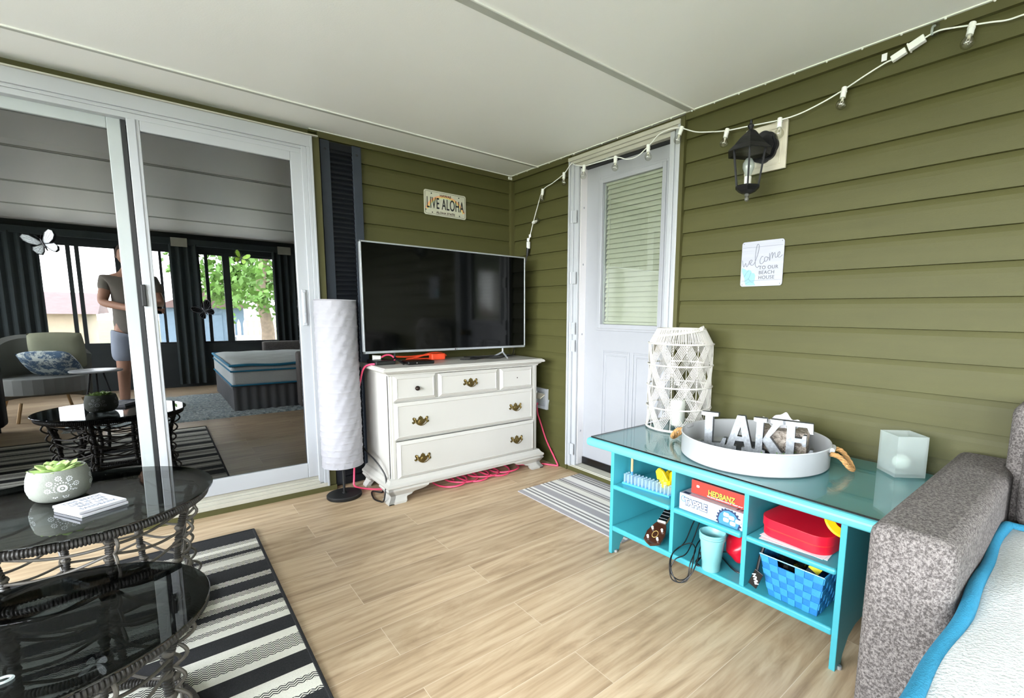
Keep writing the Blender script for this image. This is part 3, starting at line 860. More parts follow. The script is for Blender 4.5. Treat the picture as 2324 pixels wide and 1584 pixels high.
# base moulding and bracket feet
mb = sweep3([(0, .142), (.012, .138), (.018, .126), (.026, .116), (.036, .110), (.038, .100), (.034, .092), (.026, .090), (.026, .080), (-.01, .080)][::-1], XD0, XD1, YD0, YD1, MB())
mb.build('base_moulding', 'dresser', dr, W=True)
def ogee(z):  # outset of the foot face at height z
    P = [(0, .034), (.012, .034), (.030, .020), (.045, .014), (.062, .024), (.078, .036), (.088, .036), (.092, .026)]
    for (a, b), (c, d) in zip(P, P[1:]):
        if a <= z <= c: return b + (d - b) * (z - a) / (c - a)
    return .026
def foot_front(xc, sgn, mb):
    """front apron+foot seen from the front: outline in x,z with ogee face; sgn +1 foot at left growing right"""
    # lower edge of the apron as (distance from corner, z)
    low = [(0, 0), (.100, 0), (.108, .008), (.112, .028), (.122, .040), (.136, .044), (.145, .038), (.158, .050), (.180, .056), (.205, .056), (.228, .062), (.244, .074), (.250, .090)]
    zs = [.09 * k / 14 for k in range(15)]
    import bisect
    vs = []; fs = []
    def xmax(z):
        m_ = 0
        for (a, b), (c, d) in zip(low, low[1:]):
            if min(b, d) <= z <= max(b, d) and abs(d - b) > 1e-9: m_ = max(m_, a + (c - a) * (z - b) / (d - b))
        return max(m_, .100)
    for z in zs:
        o_ = ogee(z)
        xr = xmax(z)
        vs += [(xc - sgn * o_, YD0 - o_, z), (xc + sgn * (xr - .034), YD0 - o_, z), (xc + sgn * (xr - .034), YD0 - o_ + .030, z), (xc - sgn * (o_ - .030), YD0 - o_ + .030, z)]
    for k in range(14):
        for j in range(4): fs.append((4 * k + j, 4 * k + (j + 1) % 4, 4 * k + 4 + (j + 1) % 4, 4 * k + 4 + j))
    fs.append((0, 1, 2, 3)); fs.append((56, 57, 58, 59))
    mb.add(vs, fs)
def foot_side(xc, sgn, yc, dirn, mb):
    vs = []; fs = []
    low = [(.090, 0), (.098, .010), (.104, .034), (.116, .046), (.128, .042), (.138, .052), (.150, .070), (.152, .090)]
    def ymax(z):
        m_ = .09
        for (a, b), (c, d) in zip(low, low[1:]):
            if b <= z <= d: m_ = max(m_, a + (c - a) * (z - b) / (d - b + 1e-9))
        return m_
    zs = [.09 * k / 14 for k in range(15)]
    for z in zs:
        o_ = ogee(z); o2 = o_ if dirn > 0 else 0
        ym = ymax(z) - .034
        vs += [(xc - sgn * o_, yc - dirn * o2, z), (xc - sgn * o_, yc + dirn * ym, z), (xc - sgn * (o_ - .03), yc + dirn * ym, z), (xc - sgn * (o_ - .03), yc - dirn * o2, z)]
    for k in range(14):
        for j in range(4): fs.append((4 * k + j, 4 * k + (j + 1) % 4, 4 * k + 4 + (j + 1) % 4, 4 * k + 4 + j))
    fs.append((0, 1, 2, 3)); fs.append((56, 57, 58, 59))
    mb.add(vs, fs)
for xc, sgn in ((XD0, 1), (XD1, -1)):
    mb = MB(); foot_front(xc, sgn, mb); foot_side(xc, sgn, YD0, 1, mb); mb.build('foot', 'dresser', dr, W=True)
    mb = MB(); foot_side(xc, sgn, YD1, -1, mb); mb.build('foot', 'dresser', dr, W=True)
def pull(x, z, y, parent):
    s = .92
    half = [(0, -.030), (.010, -.024), (.022, -.018), (.030, -.008), (.034, .004), (.040, -.010), (.050, -.014), (.058, -.006), (.056, .002), (.050, -.002), (.046, .006), (.052, .014), (.054, .024), (.046, .030), (.038, .026), (.034, .018), (.024, .010), (.018, .012), (.014, .020), (.012, .028), (.006, .030), (0, .036)]
    out = half + [(-a, b) for a, b in reversed(half[1:-1])]
    mb = MB().prism([(x + a * s, z + b * s) for a, b in out], 1, y - .003, y + .001)
    for sx in (-1, 1):
        mb.sphere((x + sx * .040 * s, y - .004, z + .020 * s), .0065, 10, 6)
    mb.sphere((x, y - .001, z - .002), .016, 14, 8, (1, .35, .9))
    o = mb.build('pull', 'brass', parent, W=True)
    bail = curve_pts([(x - .040 * s, y - .008, z + .020 * s), (x - .038 * s, y - .016, z - .002), (x - .022 * s, y - .018, z - .016), (x, y - .019, z - .022), (x + .022 * s, y - .018, z - .016), (x + .038 * s, y - .016, z - .002), (x + .040 * s, y - .008, z + .020 * s)], 5)
    MB().tube(bail, .0026, 8).build('bail', 'brass', o, W=True, smooth=True)
    return o
def drawer(x0, x1, z0, z1, y=YD0 - .004):
    mb = MB()
    b = .022
    vs = [(x0, y + .016, z0), (x1, y + .016, z0), (x1, y + .016, z1), (x0, y + .016, z1),
          (x0, y + .004, z0), (x1, y + .004, z0), (x1, y + .004, z1), (x0, y + .004, z1),
          (x0 + b * .85, y - .008, z0 + b * .85), (x1 - b * .85, y - .008, z0 + b * .85), (x1 - b * .85, y - .008, z1 - b * .85), (x0 + b * .85, y - .008, z1 - b * .85),
          (x0 + b, y - .005, z0 + b), (x1 - b, y - .005, z0 + b), (x1 - b, y - .005, z1 - b), (x0 + b, y - .005, z1 - b)]
    fs = []
    for r_ in range(3):
        for j in range(4): fs.append((4 * r_ + j, 4 * r_ + (j + 1) % 4, 4 * r_ + 4 + (j + 1) % 4, 4 * r_ + 4 + j))
    fs += [(12, 13, 14, 15), (3, 2, 1, 0)]
    return mb.add(vs, fs).build('drawer', 'dresser', dr, W=True)
d = drawer(-1.190, -.928, .602, .752)
o = MB().cyl((-1.054, -.535, .673), (-1.054, -.546, .673), .008, 12).sphere((-1.054, -.551, .673), .0145, 16, 10).build('knob', 'bronze', d, W=True, smooth=True)
d = drawer(-.912, -.484, .602, .748); pull(-.693, .672, -.534, d)
d = drawer(-.466, -.196, .602, .748)
MB().lathe([(.003, 0), (.0045, .001)], n=10).xf(Matrix.Translation((-.330, -.535, .677)) @ Matrix.Rotation(PI / 2, 4, 'X')).build('screw_hole', 'bronze', d, W=True)
d = drawer(-1.190, -.190, .371, .592); pull(-1.035, .470, -.534, d); pull(-.345, .471, -.534, d)
d = drawer(-1.182, -.182, .139, .361, YD0 - .010); pull(-1.029, .242, -.540, d); pull(-.340, .240, -.540, d)

# ------------------------------------------------------------------ television on the dresser
tv = thing('television', 'large flat screen television with silver frame standing on the cream dresser', 'television', (-.70, -.36, .801))
# world: TL(-1.285,1.518) TR(-.137,1.522) BL(-1.29,.873) BR(-.124,.869) on y=-.35
X0, X1, Z0, Z1, YT = -1.287, -.130, .871, 1.520, -.352
mb = MB()
mb.box((X0, YT, Z0), (X0 + .0085, YT + .03, Z1)).box((X1 - .0085, YT, Z0), (X1, YT + .03, Z1))
mb.box((X0, YT, Z1 - .0085), (X1, YT + .03, Z1)).box((X0, YT, Z0), (X1, YT + .03, Z0 + .014))
mb.build('bezel', 'silver', tv, bevel=.0015, W=True)
MB().box((X0 + .0085, YT + .004, Z0 + .014), (X1 - .0085, YT + .010, Z1 - .0085)).build('screen', 'screen', tv, W=True)
MB().box((X0 + .005, YT + .010, Z0 + .005), (X1 - .005, YT + .034, Z1 - .005)).box((X0 + .10, YT + .034, Z0 + .02), (X1 - .10, YT + .062, Z0 + .40)).build('rear_shell', 'gloss_black', tv, bevel=.004, W=True)
MB().lathe([(.0001, .0012), (.0042, .0012), (.0045, 0)], n=14).xf(Matrix.Translation((-.700, YT - .0002, Z0 + .007)) @ Matrix.Rotation(PI / 2, 4, 'X')).build('badge', 'maroon', tv, W=True)
text('badge', 'LG', .009, 'ink', tv, (-.688, YT - .0003, Z0 + .007), (1, 0, 0), (0, 0, 1), depth=.0002, W=True)
for x in (-1.10, -.315):
    mb = MB().tube([(x, YT + .02, Z0 + .01), (x, YT + .018, Z0 - .03), (x + (.02 if x < -.5 else -.02), YT - .07, .806)], .006, 8).tube([(x, YT + .02, Z0 - .03), (x + (.02 if x < -.5 else -.02), YT + .10, .806)], .006, 8)
    mb.build('stand_leg', 'silver' if x > -.5 else 'gloss_black', tv, W=True)

# things lying on the dresser behind and below the screen
def at_y(px, py, y):
    d = [R[0][i] * (px - 1282.981) / 1078.504 + R[1][i] * (py - 851.028) / 1078.504 + R[2][i] for i in range(3)]
    k = (y - CY) / d[1]
    return Vector((CX + k * d[0], y, CZ + k * d[2]))
pl = thing('power_bar', 'black power strip lying on the left end of the dresser top', 'power strip', (-1.165, -.27, .8005))
MB().box((-.06, -.09, .0), (.06, .07, .024)).build('housing', 'rubber', pl, bevel=.006)
for k in range(3): MB().box((-.03, -.065 + k * .045, .024), (.01, -.035 + k * .045, .0255)).build('socket', 'gloss_black', pl)
pk = thing('pink_extension_cord', 'pink extension cord with clear lit plug end over the dresser, looping down beside it', 'extension cord', (-1.2, -.45, 0))
path = curve_pts([(-1.155, -.26, .838), (-1.130, -.27, .852), (-1.105, -.285, .850), (-1.090, -.30, .832), (-1.100, -.315, .812), (-1.14, -.345, .808), (-1.20, -.345, .808), (-1.250, -.315, .803), (-1.272, -.28, .775), (-1.280, -.24, .70), (-1.287, -.20, .60), (-1.290, -.17, .50), (-1.290, -.13, .36), (-1.290, -.10, .20), (-1.300, -.10, .06), (-1.305, -.12, .010), (-1.28, -.19, .008), (-1.22, -.26, .008), (-1.12, -.32, .008)], 8)
MB().tube(path, .0055, 8).build('cord', 'pink', pk, W=True, smooth=True)
MB().cyl((-1.205, -.245, .838), (-1.158, -.258, .838), .017, 14, r2=.012).build('plug', 'pearl', pk, W=True, smooth=True)
oc = thing('orange_cord', 'orange flat cord heaped under the television on the dresser top', 'cord', (-.80, -.30, .8))
MB().tube(curve_pts([(-1.06, -.20, .834), (-.98, -.22, .830), (-.88, -.20, .832), (-.80, -.22, .838), (-.73, -.21, .840), (-.69, -.19, .820), (-.74, -.16, .806), (-.85, -.16, .806), (-.96, -.17, .808), (-.90, -.20, .822), (-.80, -.20, .846), (-.72, -.20, .842)], 8), .0055, 8).build('cord', 'orange', oc, W=True, smooth=True)
MB().box((-.82, -.25, .801), (-.72, -.20, .845)).build('strap_end', 'orange', oc, W=True, bevel=.008)
bx = thing('media_box', 'flat black box lying under the television on the dresser', 'media box', (-.98, -.40, .8005))
MB().box((-.085, -.05, 0), (.085, .06, .022)).build('case', 'gloss_black', bx, bevel=.006)
MB().sphere((-.03, -.051, .011), .0022, 8, 6).build('indicator_light', 'pearl', bx)
tag(MB().tube(curve_pts([(-.66, -.34, .806), (-.58, -.38, .806), (-.48, -.36, .807), (-.38, -.39, .806), (-.28, -.33, .812), (-.22, -.28, .806), (-.30, -.24, .806), (-.44, -.27, .807), (-.56, -.30, .806)], 8), .004, 8).build('black_cable', 'rubber', smooth=True), 'black cable lying in waves on the dresser under the right half of the television', 'cable')
tag(MB().tube(curve_pts([(-.60, -.28, .815), (-.5, -.31, .814), (-.40, -.33, .815), (-.30, -.37, .816), (-.20, -.31, .815), (-.13, -.22, .812)], 8), .0035, 8).build('black_cable', 'rubber', smooth=True), 'thin black cable crossing to the right end of the dresser top', 'cable')

# coiled pink cord under the dresser and up the corner wall
pts = []
for k in range(0, 6 * 24):
    a = 2 * PI * k / 24
    pts.append((-.85 + .085 * (k / 24) + .085 * math.cos(a), -.42 + .11 * math.sin(a) * (1 + .12 * math.sin(k * .13)), .008 + .004 * (1 + math.sin(k * .37))))
pts += curve_pts([(-.26, -.42, .012), (-.15, -.47, .008), (-.09, -.507, .008), (-.035, -.600, .008), (-.022, -.612, .012), (-.020, -.56, .07), (-.018, -.47, .17), (-.018, -.40, .29), (-.018, -.36, .36), (-.019, -.36, .44)], 8)
tag(MB().tube(pts, .0058, 8).build('pink_extension_cord', 'pink', smooth=True), 'pink extension cord coiled on the floor under the dresser and rising to the wall outlet', 'extension cord')
tag(MB().tube(curve_pts([(-1.255, -.07, .55), (-1.268, -.10, .50), (-1.272, -.14, .38), (-1.272, -.22, .28), (-1.262, -.40, .235), (-1.238, -.47, .17), (-1.236, -.49, .12), (-1.255, -.52, .07), (-1.262, -.51, .02), (-1.270, -.47, .007), (-1.281, -.40, .006), (-1.25, -.28, .006), (-1.21, -.33, .006), (-1.19, -.30, .006)], 8), .0045, 8).build('black_cable', 'rubber', smooth=True), 'black cable hanging down the left side of the dresser to the floor', 'cable')

# wall outlet with open cover
ou = thing('wall_outlet', 'white outdoor outlet with its flap open on the green wall right of the dresser', 'outlet', (0, -.40, .48))
mb = rect_frame(-.076, .076, -.078, .078, .024, -.022, .004, MB()).box((-.010, -.055, -.055), (.004, .055, .055))
mb.build('plate', 'white', ou, bevel=.002)
MB().box((-.014, -.03, -.045), (-.008, .03, .045)).build('socket', 'greyframe', ou)
MB().prism([(-.062, .004), (-.012, .032), (-.012, .038), (-.064, .012)], 1, -.048, .05).build('flap', 'mount', ou)

# ------------------------------------------------------------------ floor lamp
lp = thing('floor_lamp', 'tall floor lamp with white crinkled paper cylinder shade and round black base', 'lamp', (-1.402, -.245, 0))
MB().lathe([(.001, .001), (.094, .001), (.098, .006), (.098, .020), (.094, .024), (.012, .026), (.012, .034)], n=40).build('base', 'black', lp, smooth=True)
MB().cyl((0, 0, .026), (0, 0, 1.12), .0065, 12).build('pole', 'black', lp, smooth=True)
prof = []; zz = .205; N = 44
rings = [.205 + .0375 * k for k in range(27)]
vs = []; fs = []; NU = 72
rows = []
z = .205
while z <= 1.181:
    d_ = min(abs(z - q) for q in rings)
    rows.append((z, .1115 + .0022 * math.exp(-(d_ / .004) ** 2))); z += .0047
for z, r_ in rows:
    for i in range(NU):
        a = 2 * PI * i / NU
        q = .0013 * math.sin(5 * a + z * 31) * math.sin(z * 83.8) + .0011 * math.sin(13 * a - z * 57) + random.uniform(-.0009, .0009)
        vs.append(((r_ + q) * math.cos(a), (r_ + q) * math.sin(a), z))
for k in range(len(rows) - 1):
    for i in range(NU): fs.append((k * NU + i, k * NU + (i + 1) % NU, (k + 1) * NU + (i + 1) % NU, (k + 1) * NU + i))
mb = MB(); mb.add(vs, fs); sho = mb.build('shade', 'paper', lp, smooth=True)
MB().tube([(.112 * math.cos(2 * PI * k / 48), .112 * math.sin(2 * PI * k / 48), 1.181) for k in range(48)], .0022, 6, closed=True).build('rim_wire', 'paper', sho)
MB().tube([(.112 * math.cos(2 * PI * k / 48), .112 * math.sin(2 * PI * k / 48), .205) for k in range(48)], .0022, 6, closed=True).build('rim_wire', 'paper', sho)
for z0, z1 in ((1.12, 1.165), (.30, .207)):
    mb = MB()
    for a in (0, 2 * PI / 3, 4 * PI / 3): mb.cyl((0, 0, z0), (.111 * math.cos(a), .111 * math.sin(a), z1), .002, 6)
    mb.build('spider', 'black', lp)

# ------------------------------------------------------------------ licence plate
lpz = thing('licence_plate', 'vintage souvenir licence plate reading LIVE ALOHA on the green back wall', 'sign', (-.578, -.0075, 1.871))
def rrect(w_, h_, r_, n=5, cx=0, cy=0):
    P = []
    for sx, sy, a0 in ((1, 1, 0), (-1, 1, PI / 2), (-1, -1, PI), (1, -1, 3 * PI / 2)):
        for k in range(n + 1):
            a = a0 + PI / 2 * k / n
            P.append((cx + sx * (w_ / 2 - r_) + r_ * math.cos(a), cy + sy * (h_ / 2 - r_) + r_ * math.sin(a)))
    return P
MB().prism(rrect(.320, .166, .014), 1, -.004, .0).build('plate', 'plate', lpz)
def ring_prism(w_, h_, r_, t_, a, b, mb):
    o_ = rrect(w_, h_, r_); i_ = rrect(w_ - 2 * t_, h_ - 2 * t_, max(r_ - t_, .001)); n = len(o_)
    vs = [(p[0], a, p[1]) for p in o_] + [(p[0], a, p[1]) for p in i_] + [(p[0], b, p[1]) for p in o_] + [(p[0], b, p[1]) for p in i_]
    fs = []
    for k in range(n):
        l = (k + 1) % n
        fs += [(k, l, n + l, n + k), (2 * n + k, 3 * n + k, 3 * n + l, 2 * n + l), (k, 2 * n + k, 2 * n + l, l), (n + k, n + l, 3 * n + l, 3 * n + k)]
    return mb.add(vs, fs)
ring_prism(.304, .150, .010, .0018, -.0048, -.004, MB()).build('border_line', 'ink', lpz)
for r0, r1, m_ in ((.148, .158, 'peach'), (.138, .148, 'gold'), (.130, .138, 'mint')):
    P = []
    for k in range(31):
        a = PI * .10 + (PI * .80) * k / 30
        P.append((r1 * math.cos(a), -.085 + .92 * r1 * math.sin(a)))
    for k in range(30, -1, -1):
        a = PI * .10 + (PI * .80) * k / 30
        P.append((r0 * math.cos(a), -.085 + .92 * r0 * math.sin(a)))
    MB().prism(P, 1, -.0045, -.0040).build('rainbow_band', m_, lpz)
text('lettering', 'HAWAII', .024, 'maroon', lpz, (.0, -.0052, .055), (1, 0, 0), (0, 0, 1), bold=.0004, W=False)
text('lettering', 'LIVE ALOHA', .105, 'ink', lpz, (.0, -.0052, -.004), (1, 0, 0), (0, 0, 1), sx=.46, track=1.10, bold=.0008)
text('lettering', 'ALOHA STATE', .022, 'maroon', lpz, (.0, -.0052, -.062), (1, 0, 0), (0, 0, 1), bold=.0003)
for x, z in ((-.105, .062), (.105, .062), (-.148, -.05), (-.10, -.064), (.108, -.064)):
    MB().lathe([(.0001, .0012), (.0038, .001), (.0045, 0)], n=12).xf(Matrix.Translation((x, -.004, z)) @ Matrix.Rotation(PI / 2, 4, 'X')).build('screw', 'ink', lpz)

# ------------------------------------------------------------------ welcome sign
ws = thing('welcome_sign', 'small white metal sign reading welcome to our beach house on the green wall', 'sign', (-.0085, -2.078, 1.366))
o = MB().prism([(a, b) for a, b in rrect(.205, .210, .012)], 0, -.004, 0).build('plate', 'signwood', ws)
for z in (.078, -.078): MB().box((-.0046, -.098, z - .0006), (-.004, .098, z + .0006)).build('plank_line', 'palegrey', o)
UX, UZ = (0, -1, 0), (0, 0, 1)
for s_, z in (('TO OUR', -.020), ('BEACH', -.043), ('HOUSE', -.066)):
    text('lettering', s_, .0225, 'greytext', ws, (-.0048, .012, z), UX, UZ, align='LEFT', track=1.12, depth=.0003)
def stroke(P, r_=.0011):
    return curve_pts([(-.0049, -a, b) for a, b in P], 6), r_
mb = MB()
SW = [[(-.098, .020), (-.094, .004), (-.088, -.012), (-.080, .006), (-.074, -.012), (-.064, .004), (-.062, .014)],
      [(-.062, .000), (-.052, .006), (-.048, .018), (-.056, .018), (-.058, .004), (-.048, -.006), (-.036, .002), (-.022, .04), (-.016, .080), (-.024, .090), (-.030, .070), (-.032, .030), (-.030, -.006), (-.020, -.018), (-.012, -.010)],
      [(.006, .030), (.000, .032), (-.008, .016), (-.006, .000), (.004, .000), (.014, .012)],
      [(.022, .028), (.014, .026), (.014, .010), (.024, .010), (.030, .022), (.022, .028), (.034, .024)],
      [(.036, .044), (.038, .010), (.042, .034), (.048, .046), (.051, .040), (.050, .020), (.056, .040), (.062, .044), (.063, .030), (.066, .022), (.074, .026)],
      [(.074, .026), (.084, .036), (.084, .046), (.076, .042), (.076, .026), (.086, .022), (.097, .032)]]
for P in SW:
    p_, r_ = stroke(P); mb.tube(p_, r_, 5)
mb.build('script_lettering', 'palegrey', ws)
shell = [(-.098, -.016), (-.086, -.020), (-.072, -.030), (-.062, -.026), (-.052, -.030), (-.046, -.042), (-.034, -.044), (-.028, -.056), (-.030, -.074), (-.034, -.088), (-.026, -.100), (-.072, -.100), (-.080, -.084), (-.082, -.066), (-.090, -.048), (-.096, -.034)]
so = MB().prism([(-a, b) for a, b in shell], 0, -.0045, -.004).build('shell_print', 'aqua', ws)
mb = MB()
for P in ([(-.084, -.060), (-.074, -.042), (-.062, -.030)], [(-.080, -.080), (-.060, -.066), (-.050, -.040)], [(-.076, -.094), (-.056, -.084), (-.036, -.088)], [(-.062, -.068), (-.050, -.080), (-.034, -.080)]):
    p_, r_ = stroke(P, .0006); mb.tube(p_, r_, 4)
mb.build('shell_line', 'palegrey', so)
for sy in (-1, 1):
    for sz in (-1, 1): MB().sphere((-.0042, sy * .093, sz * .096), .0018, 8, 5).build('nail', 'greytext', ws)

# ------------------------------------------------------------------ wall lantern
mt = thing('mounting_block', 'cream square mounting block fixed to the green wall behind the black lantern', 'mounting block', (-.008, -2.064, 1.881))
o = MB().box((-.014, -.098, -.103), (0, .098, .103)).build('board', 'mount', mt, bevel=.003)
rect_frame(-.076, .076, -.080, .080, .007, -.018, -.013, MB()).build('raised_border', 'mount', mt, bevel=.002)
wl = thing('wall_lantern', 'black six-sided glass coach lantern mounted on the cream block', 'lantern', (-.022, -2.062, 1.890))
P = []
for k in range(64):
    a = 2 * PI * k / 64
    r_ = .062 + .004 * abs(math.cos(4 * a))
    P.append((r_ * math.cos(a) * .92, r_ * math.sin(a) * 1.12 - .005))
mb = MB().prism(P, 0, -.014, 0); mb.prism([(a * .8, b * .8) for a, b in P], 0, -.022, -.014)
mb.build('back_plate', 'lantern', wl, bevel=.002)
AX = -.118   # axis of the lantern body, out from the wall
mb = MB().tube(curve_pts([(-.018, 0, .0), (-.05, 0, .022), (-.085, 0, .040), (AX, 0, .040)], 8), .009, 10)
mb.build('arm', 'lantern', wl, smooth=True)
def hexring(r_, z, tw=PI / 6):
    return [(AX + r_ * math.cos(tw + k * PI / 3), r_ * math.sin(tw + k * PI / 3), z) for k in range(6)]
mb = MB()
rr = [(.014, .036), (.020, .028), (.040, .006), (.058, -.018), (.066, -.030), (.090, -.056), (.091, -.060), (.070, -.050), (.060, -.052)]
vs = []; fs = []
for r_, z in rr: vs += hexring(r_, z)
for k in range(len(rr) - 1):
    for j in range(6): fs.append((6 * k + j, 6 * k + (j + 1) % 6, 6 * k + 6 + (j + 1) % 6, 6 * k + 6 + j))
fs += [tuple(range(6)), tuple(6 * (len(rr) - 1) + j for j in range(6))]
mb.add(vs, fs); roof = mb.build('roof', 'lantern', wl)
MB().lathe([(.013, .030), (.010, .040), (.006, .044), (.010, .052), (.0125, .060), (.008, .068), (.004, .072), (.006, .079), (.003, .088), (.0005, .090)], (AX, 0, 0), 16).build('finial', 'lantern', wl, smooth=True)
mb = MB(); T_ = hexring(.066, -.048); B_ = hexring(.046, -.212)
for a, b in zip(T_, B_): mb.tube([a, b], .0042, 6)
for j in range(6):
    mb.tube([T_[j], T_[(j + 1) % 6]], .005, 6).tube([B_[j], B_[(j + 1) % 6]], .005, 6)
mb.build('cage', 'lantern', wl)
for j in range(6):
    MB().add([T_[j], T_[(j + 1) % 6], B_[(j + 1) % 6], B_[j]], [(0, 1, 2, 3)]).build('pane', 'clear', wl)
vs = []; fs = []
rr = [(.049, -.208), (.050, -.214), (.036, -.230), (.020, -.240), (.008, -.242)]
for r_, z in rr: vs += hexring(r_, z)
for k in range(len(rr) - 1):
    for j in range(6): fs.append((6 * k + j, 6 * k + (j + 1) % 6, 6 * k + 6 + (j + 1) % 6, 6 * k + 6 + j))
fs += [tuple(range(6)), tuple(6 * (len(rr) - 1) + j for j in range(6))]
MB().add(vs, fs).build('cup_base', 'lantern', wl)
MB().lathe([(.008, -.240), (.010, -.250), (.005, -.256), (.009, -.264), (.008, -.272), (.0005, -.278)], (AX, 0, 0), 14).build('drop_finial', 'finial', wl, smooth=True)
mb = MB().cyl((AX, 0, -.205), (AX, 0, -.165), .014, 16)
mb.build('bulb_holder', 'pearl', wl, smooth=True)
MB().lathe([(.010, -.165), (.014, -.150), (.022, -.125), (.022, -.105), (.012, -.085), (.0005, -.078)], (AX, 0, 0), 18).build('bulb', 'frost', wl, smooth=True)

wl.scale = (1.12, 1.12, .95)
# ------------------------------------------------------------------ string lights
def string(name, label, pts, socks, r_=.0028):
    t_ = thing(name, label, 'string lights', tuple(pts[0]))
    MB().tube(curve_pts(pts, 8), r_, 8).build('cord', 'cordwhite', t_, W=True, smooth=True)
    for (p, d) in socks:
        p = Vector(p); d = Vector(d).normalized()
        s = MB().cyl(p - d * .004, p + d * .036, .0105, 14).tube([p - d * .006, p - d * .003], .0095, 12).cyl(p + d * .010, p + d * .014, .0118, 14).build('socket', 'cordwhite', t_, W=True, smooth=True)
        c = p + d * .060
        q = d.to_track_quat('Z', 'Y').to_matrix().to_4x4()
        prof = [(.0085, .034), (.010, .040)] + [(.0205 * math.cos(a), .061 + .0205 * math.sin(a)) for a in [-1.05 + 2.62 * k / 12 for k in range(13)]]
        b = MB().lathe(prof, n=20, cap=False).xf(Matrix.Translation(p) @ q).build('bulb', 'bulb', t_, W=True, smooth=True)
        f = MB().tube([Vector((-.004, 0, .036)), Vector((-.006, 0, .052)), Vector((-.003, 0, .060)), Vector((0, 0, .056)), Vector((.003, 0, .060)), Vector((.006, 0, .052)), Vector((.004, 0, .036))], .0009, 5).cyl((0, 0, .036), (0, 0, .046), .004, 8)
        f.xf(Matrix.Translation(p) @ q).build('filament', 'pearl', b, W=True)
    return t_
XS = -.030; XM = -.058
P1 = [(XS, -.252, 1.640), (XS, -.262, 1.665), (XS, -.311, 1.779), (XS, -.36, 1.88), (XS, -.424, 1.989), (XS, -.54, 2.02), (-.034, -.662, 2.055), (-.045, -.745, 2.098), (XM, -.80, 2.075), (XM, -.886, 2.052), (XM, -1.02, 2.046), (XM, -1.163, 2.040), (XM, -1.25, 2.010), (XM, -1.33, 2.010), (XM, -1.418, 2.052), (XM, -1.48, 2.088), (XM, -1.56, 2.094), (-.052, -1.618, 2.082), (-.042, -1.70, 2.045), (XS - .01, -1.79, 2.022), (-.045, -1.88, 2.003), (-.05, -2.00, 1.990), (-.055, -2.14, 1.975), (-.045, -2.22, 1.980), (-.036, -2.31, 2.002), (XS, -2.386, 2.028), (XS, -2.455, 2.054), (XS, -2.520, 2.076), (XS, -2.546, 2.081)]
D = (0, 0, -1)
S1 = [((XS, -.313, 1.782), (-.15, -1, .05)), ((XS, -.424, 1.993), (-.05, .12, -1)), ((XS - .004, -.660, 2.055), (-.1, -.1, -1)), ((XM, -.886, 2.050), (-.1, .02, -1)), ((XM, -1.158, 2.042), (-.1, -.03, -1)), ((XM, -1.404, 2.045), (-.1, -.12, -1)),
      ((-.052, -1.620, 2.084), (-.15, .32, -1)), ((-.045, -1.880, 2.005), (-.15, .16, -1)), ((-.055, -2.142, 1.977), (-.06, -.03, -1)), ((XS, -2.388, 2.030), (-.15, .06, -1))]
st1 = string('string_lights', 'globe bulb string on white cord from the television corner across the door top', P1, S1)
a, b = Vector((XS, -2.546, 2.081)), Vector((XS, -2.594, 2.099))
q = (b - a).to_track_quat('Z', 'Y').to_matrix().to_4x4()
MB().box((-.009, -.011, 0), (.009, .011, .048)).xf(Matrix.Translation(a) @ q).build('plug', 'cordwhite', st1, W=True, bevel=.002)
for y, z in ((-.272, 1.690), (-.248, 1.665)): MB().box((XS - .001, y - .012, z - .010), (XS + .001, y + .012, z + .012)).build('tag', 'paperwhite', st1, W=True)
MB().box((XS - .001, -2.530, 2.086), (XS + .001, -2.512, 2.112)).build('tag', 'paperwhite', st1, W=True)
MB().box((XS - .010, -.262, 1.600), (XS + .010, -.242, 1.650)).build('plug', 'cordwhite', st1, W=True, bevel=.002)
P2 = [(XS, -2.646, 2.119), (XS, -2.665, 2.124), (XS, -2.69, 2.126), (XS, -2.73, 2.118), (XS, -2.775, 2.107), (XS, -2.83, 2.094), (XS, -2.87, 2.084), (XS, -2.93, 2.082), (XS, -3.05, 2.060), (XS, -3.20, 2.030), (XS, -3.4, 2.03), (XS, -3.7, 2.10)]
S2 = [((XS, -2.778, 2.108), (-.2, .10, -1)), ((XS, -3.03, 2.064), D), ((XS, -3.28, 2.026), D), ((XS, -3.52, 2.050), D)]
st2 = string('string_lights', 'second string of clear globe bulbs continuing to the right from the white connector', P2, S2)
a, b = Vector((XS, -2.646, 2.119)), Vector((XS, -2.596, 2.100))
q = (b - a).to_track_quat('Z', 'Y').to_matrix().to_4x4()
MB().box((-.0105, -.0125, 0), (.0105, .0125, .050)).box((-.013, -.015, .046), (.013, .015, .052)).xf(Matrix.Translation(a) @ q).build('plug', 'cordwhite', st2, W=True, bevel=.002)
hk = thing('adhesive_hook', 'clear adhesive hook holding the light cord at the ceiling edge, top right', 'hook', (-.02, -2.672, 2.135))
MB().box((-.012, -.012, -.022), (-.002, .012, .030)).build('strip', 'clear', hk)
MB().tube(curve_pts([(-.012, 0, .012), (-.026, .002, .004), (-.026, .004, -.012), (-.014, .005, -.016)], 6), .004, 8).build('hook_arm', 'frost', hk, smooth=True)
hk2 = thing('adhesive_hook', 'small clear hook stuck on the top of the white door beside a hanging bulb', 'hook', (-.034, -1.085, 2.052))
MB().box((.0, -.016, -.004), (.004, .016, .004)).build('strip', 'clear', hk2)
MB().tube(curve_pts([(0, -.014, 0), (-.02, -.006, .003), (-.024, .006, .0), (-.010, .016, -.004)], 6), .0022, 6).build('hook_arm', 'frost', hk2, smooth=True)
bc = thing('black_extension_lead', 'black lead end hanging behind the television corner with the light string plugged in', 'extension cord', (XS, -.25, 1.6))
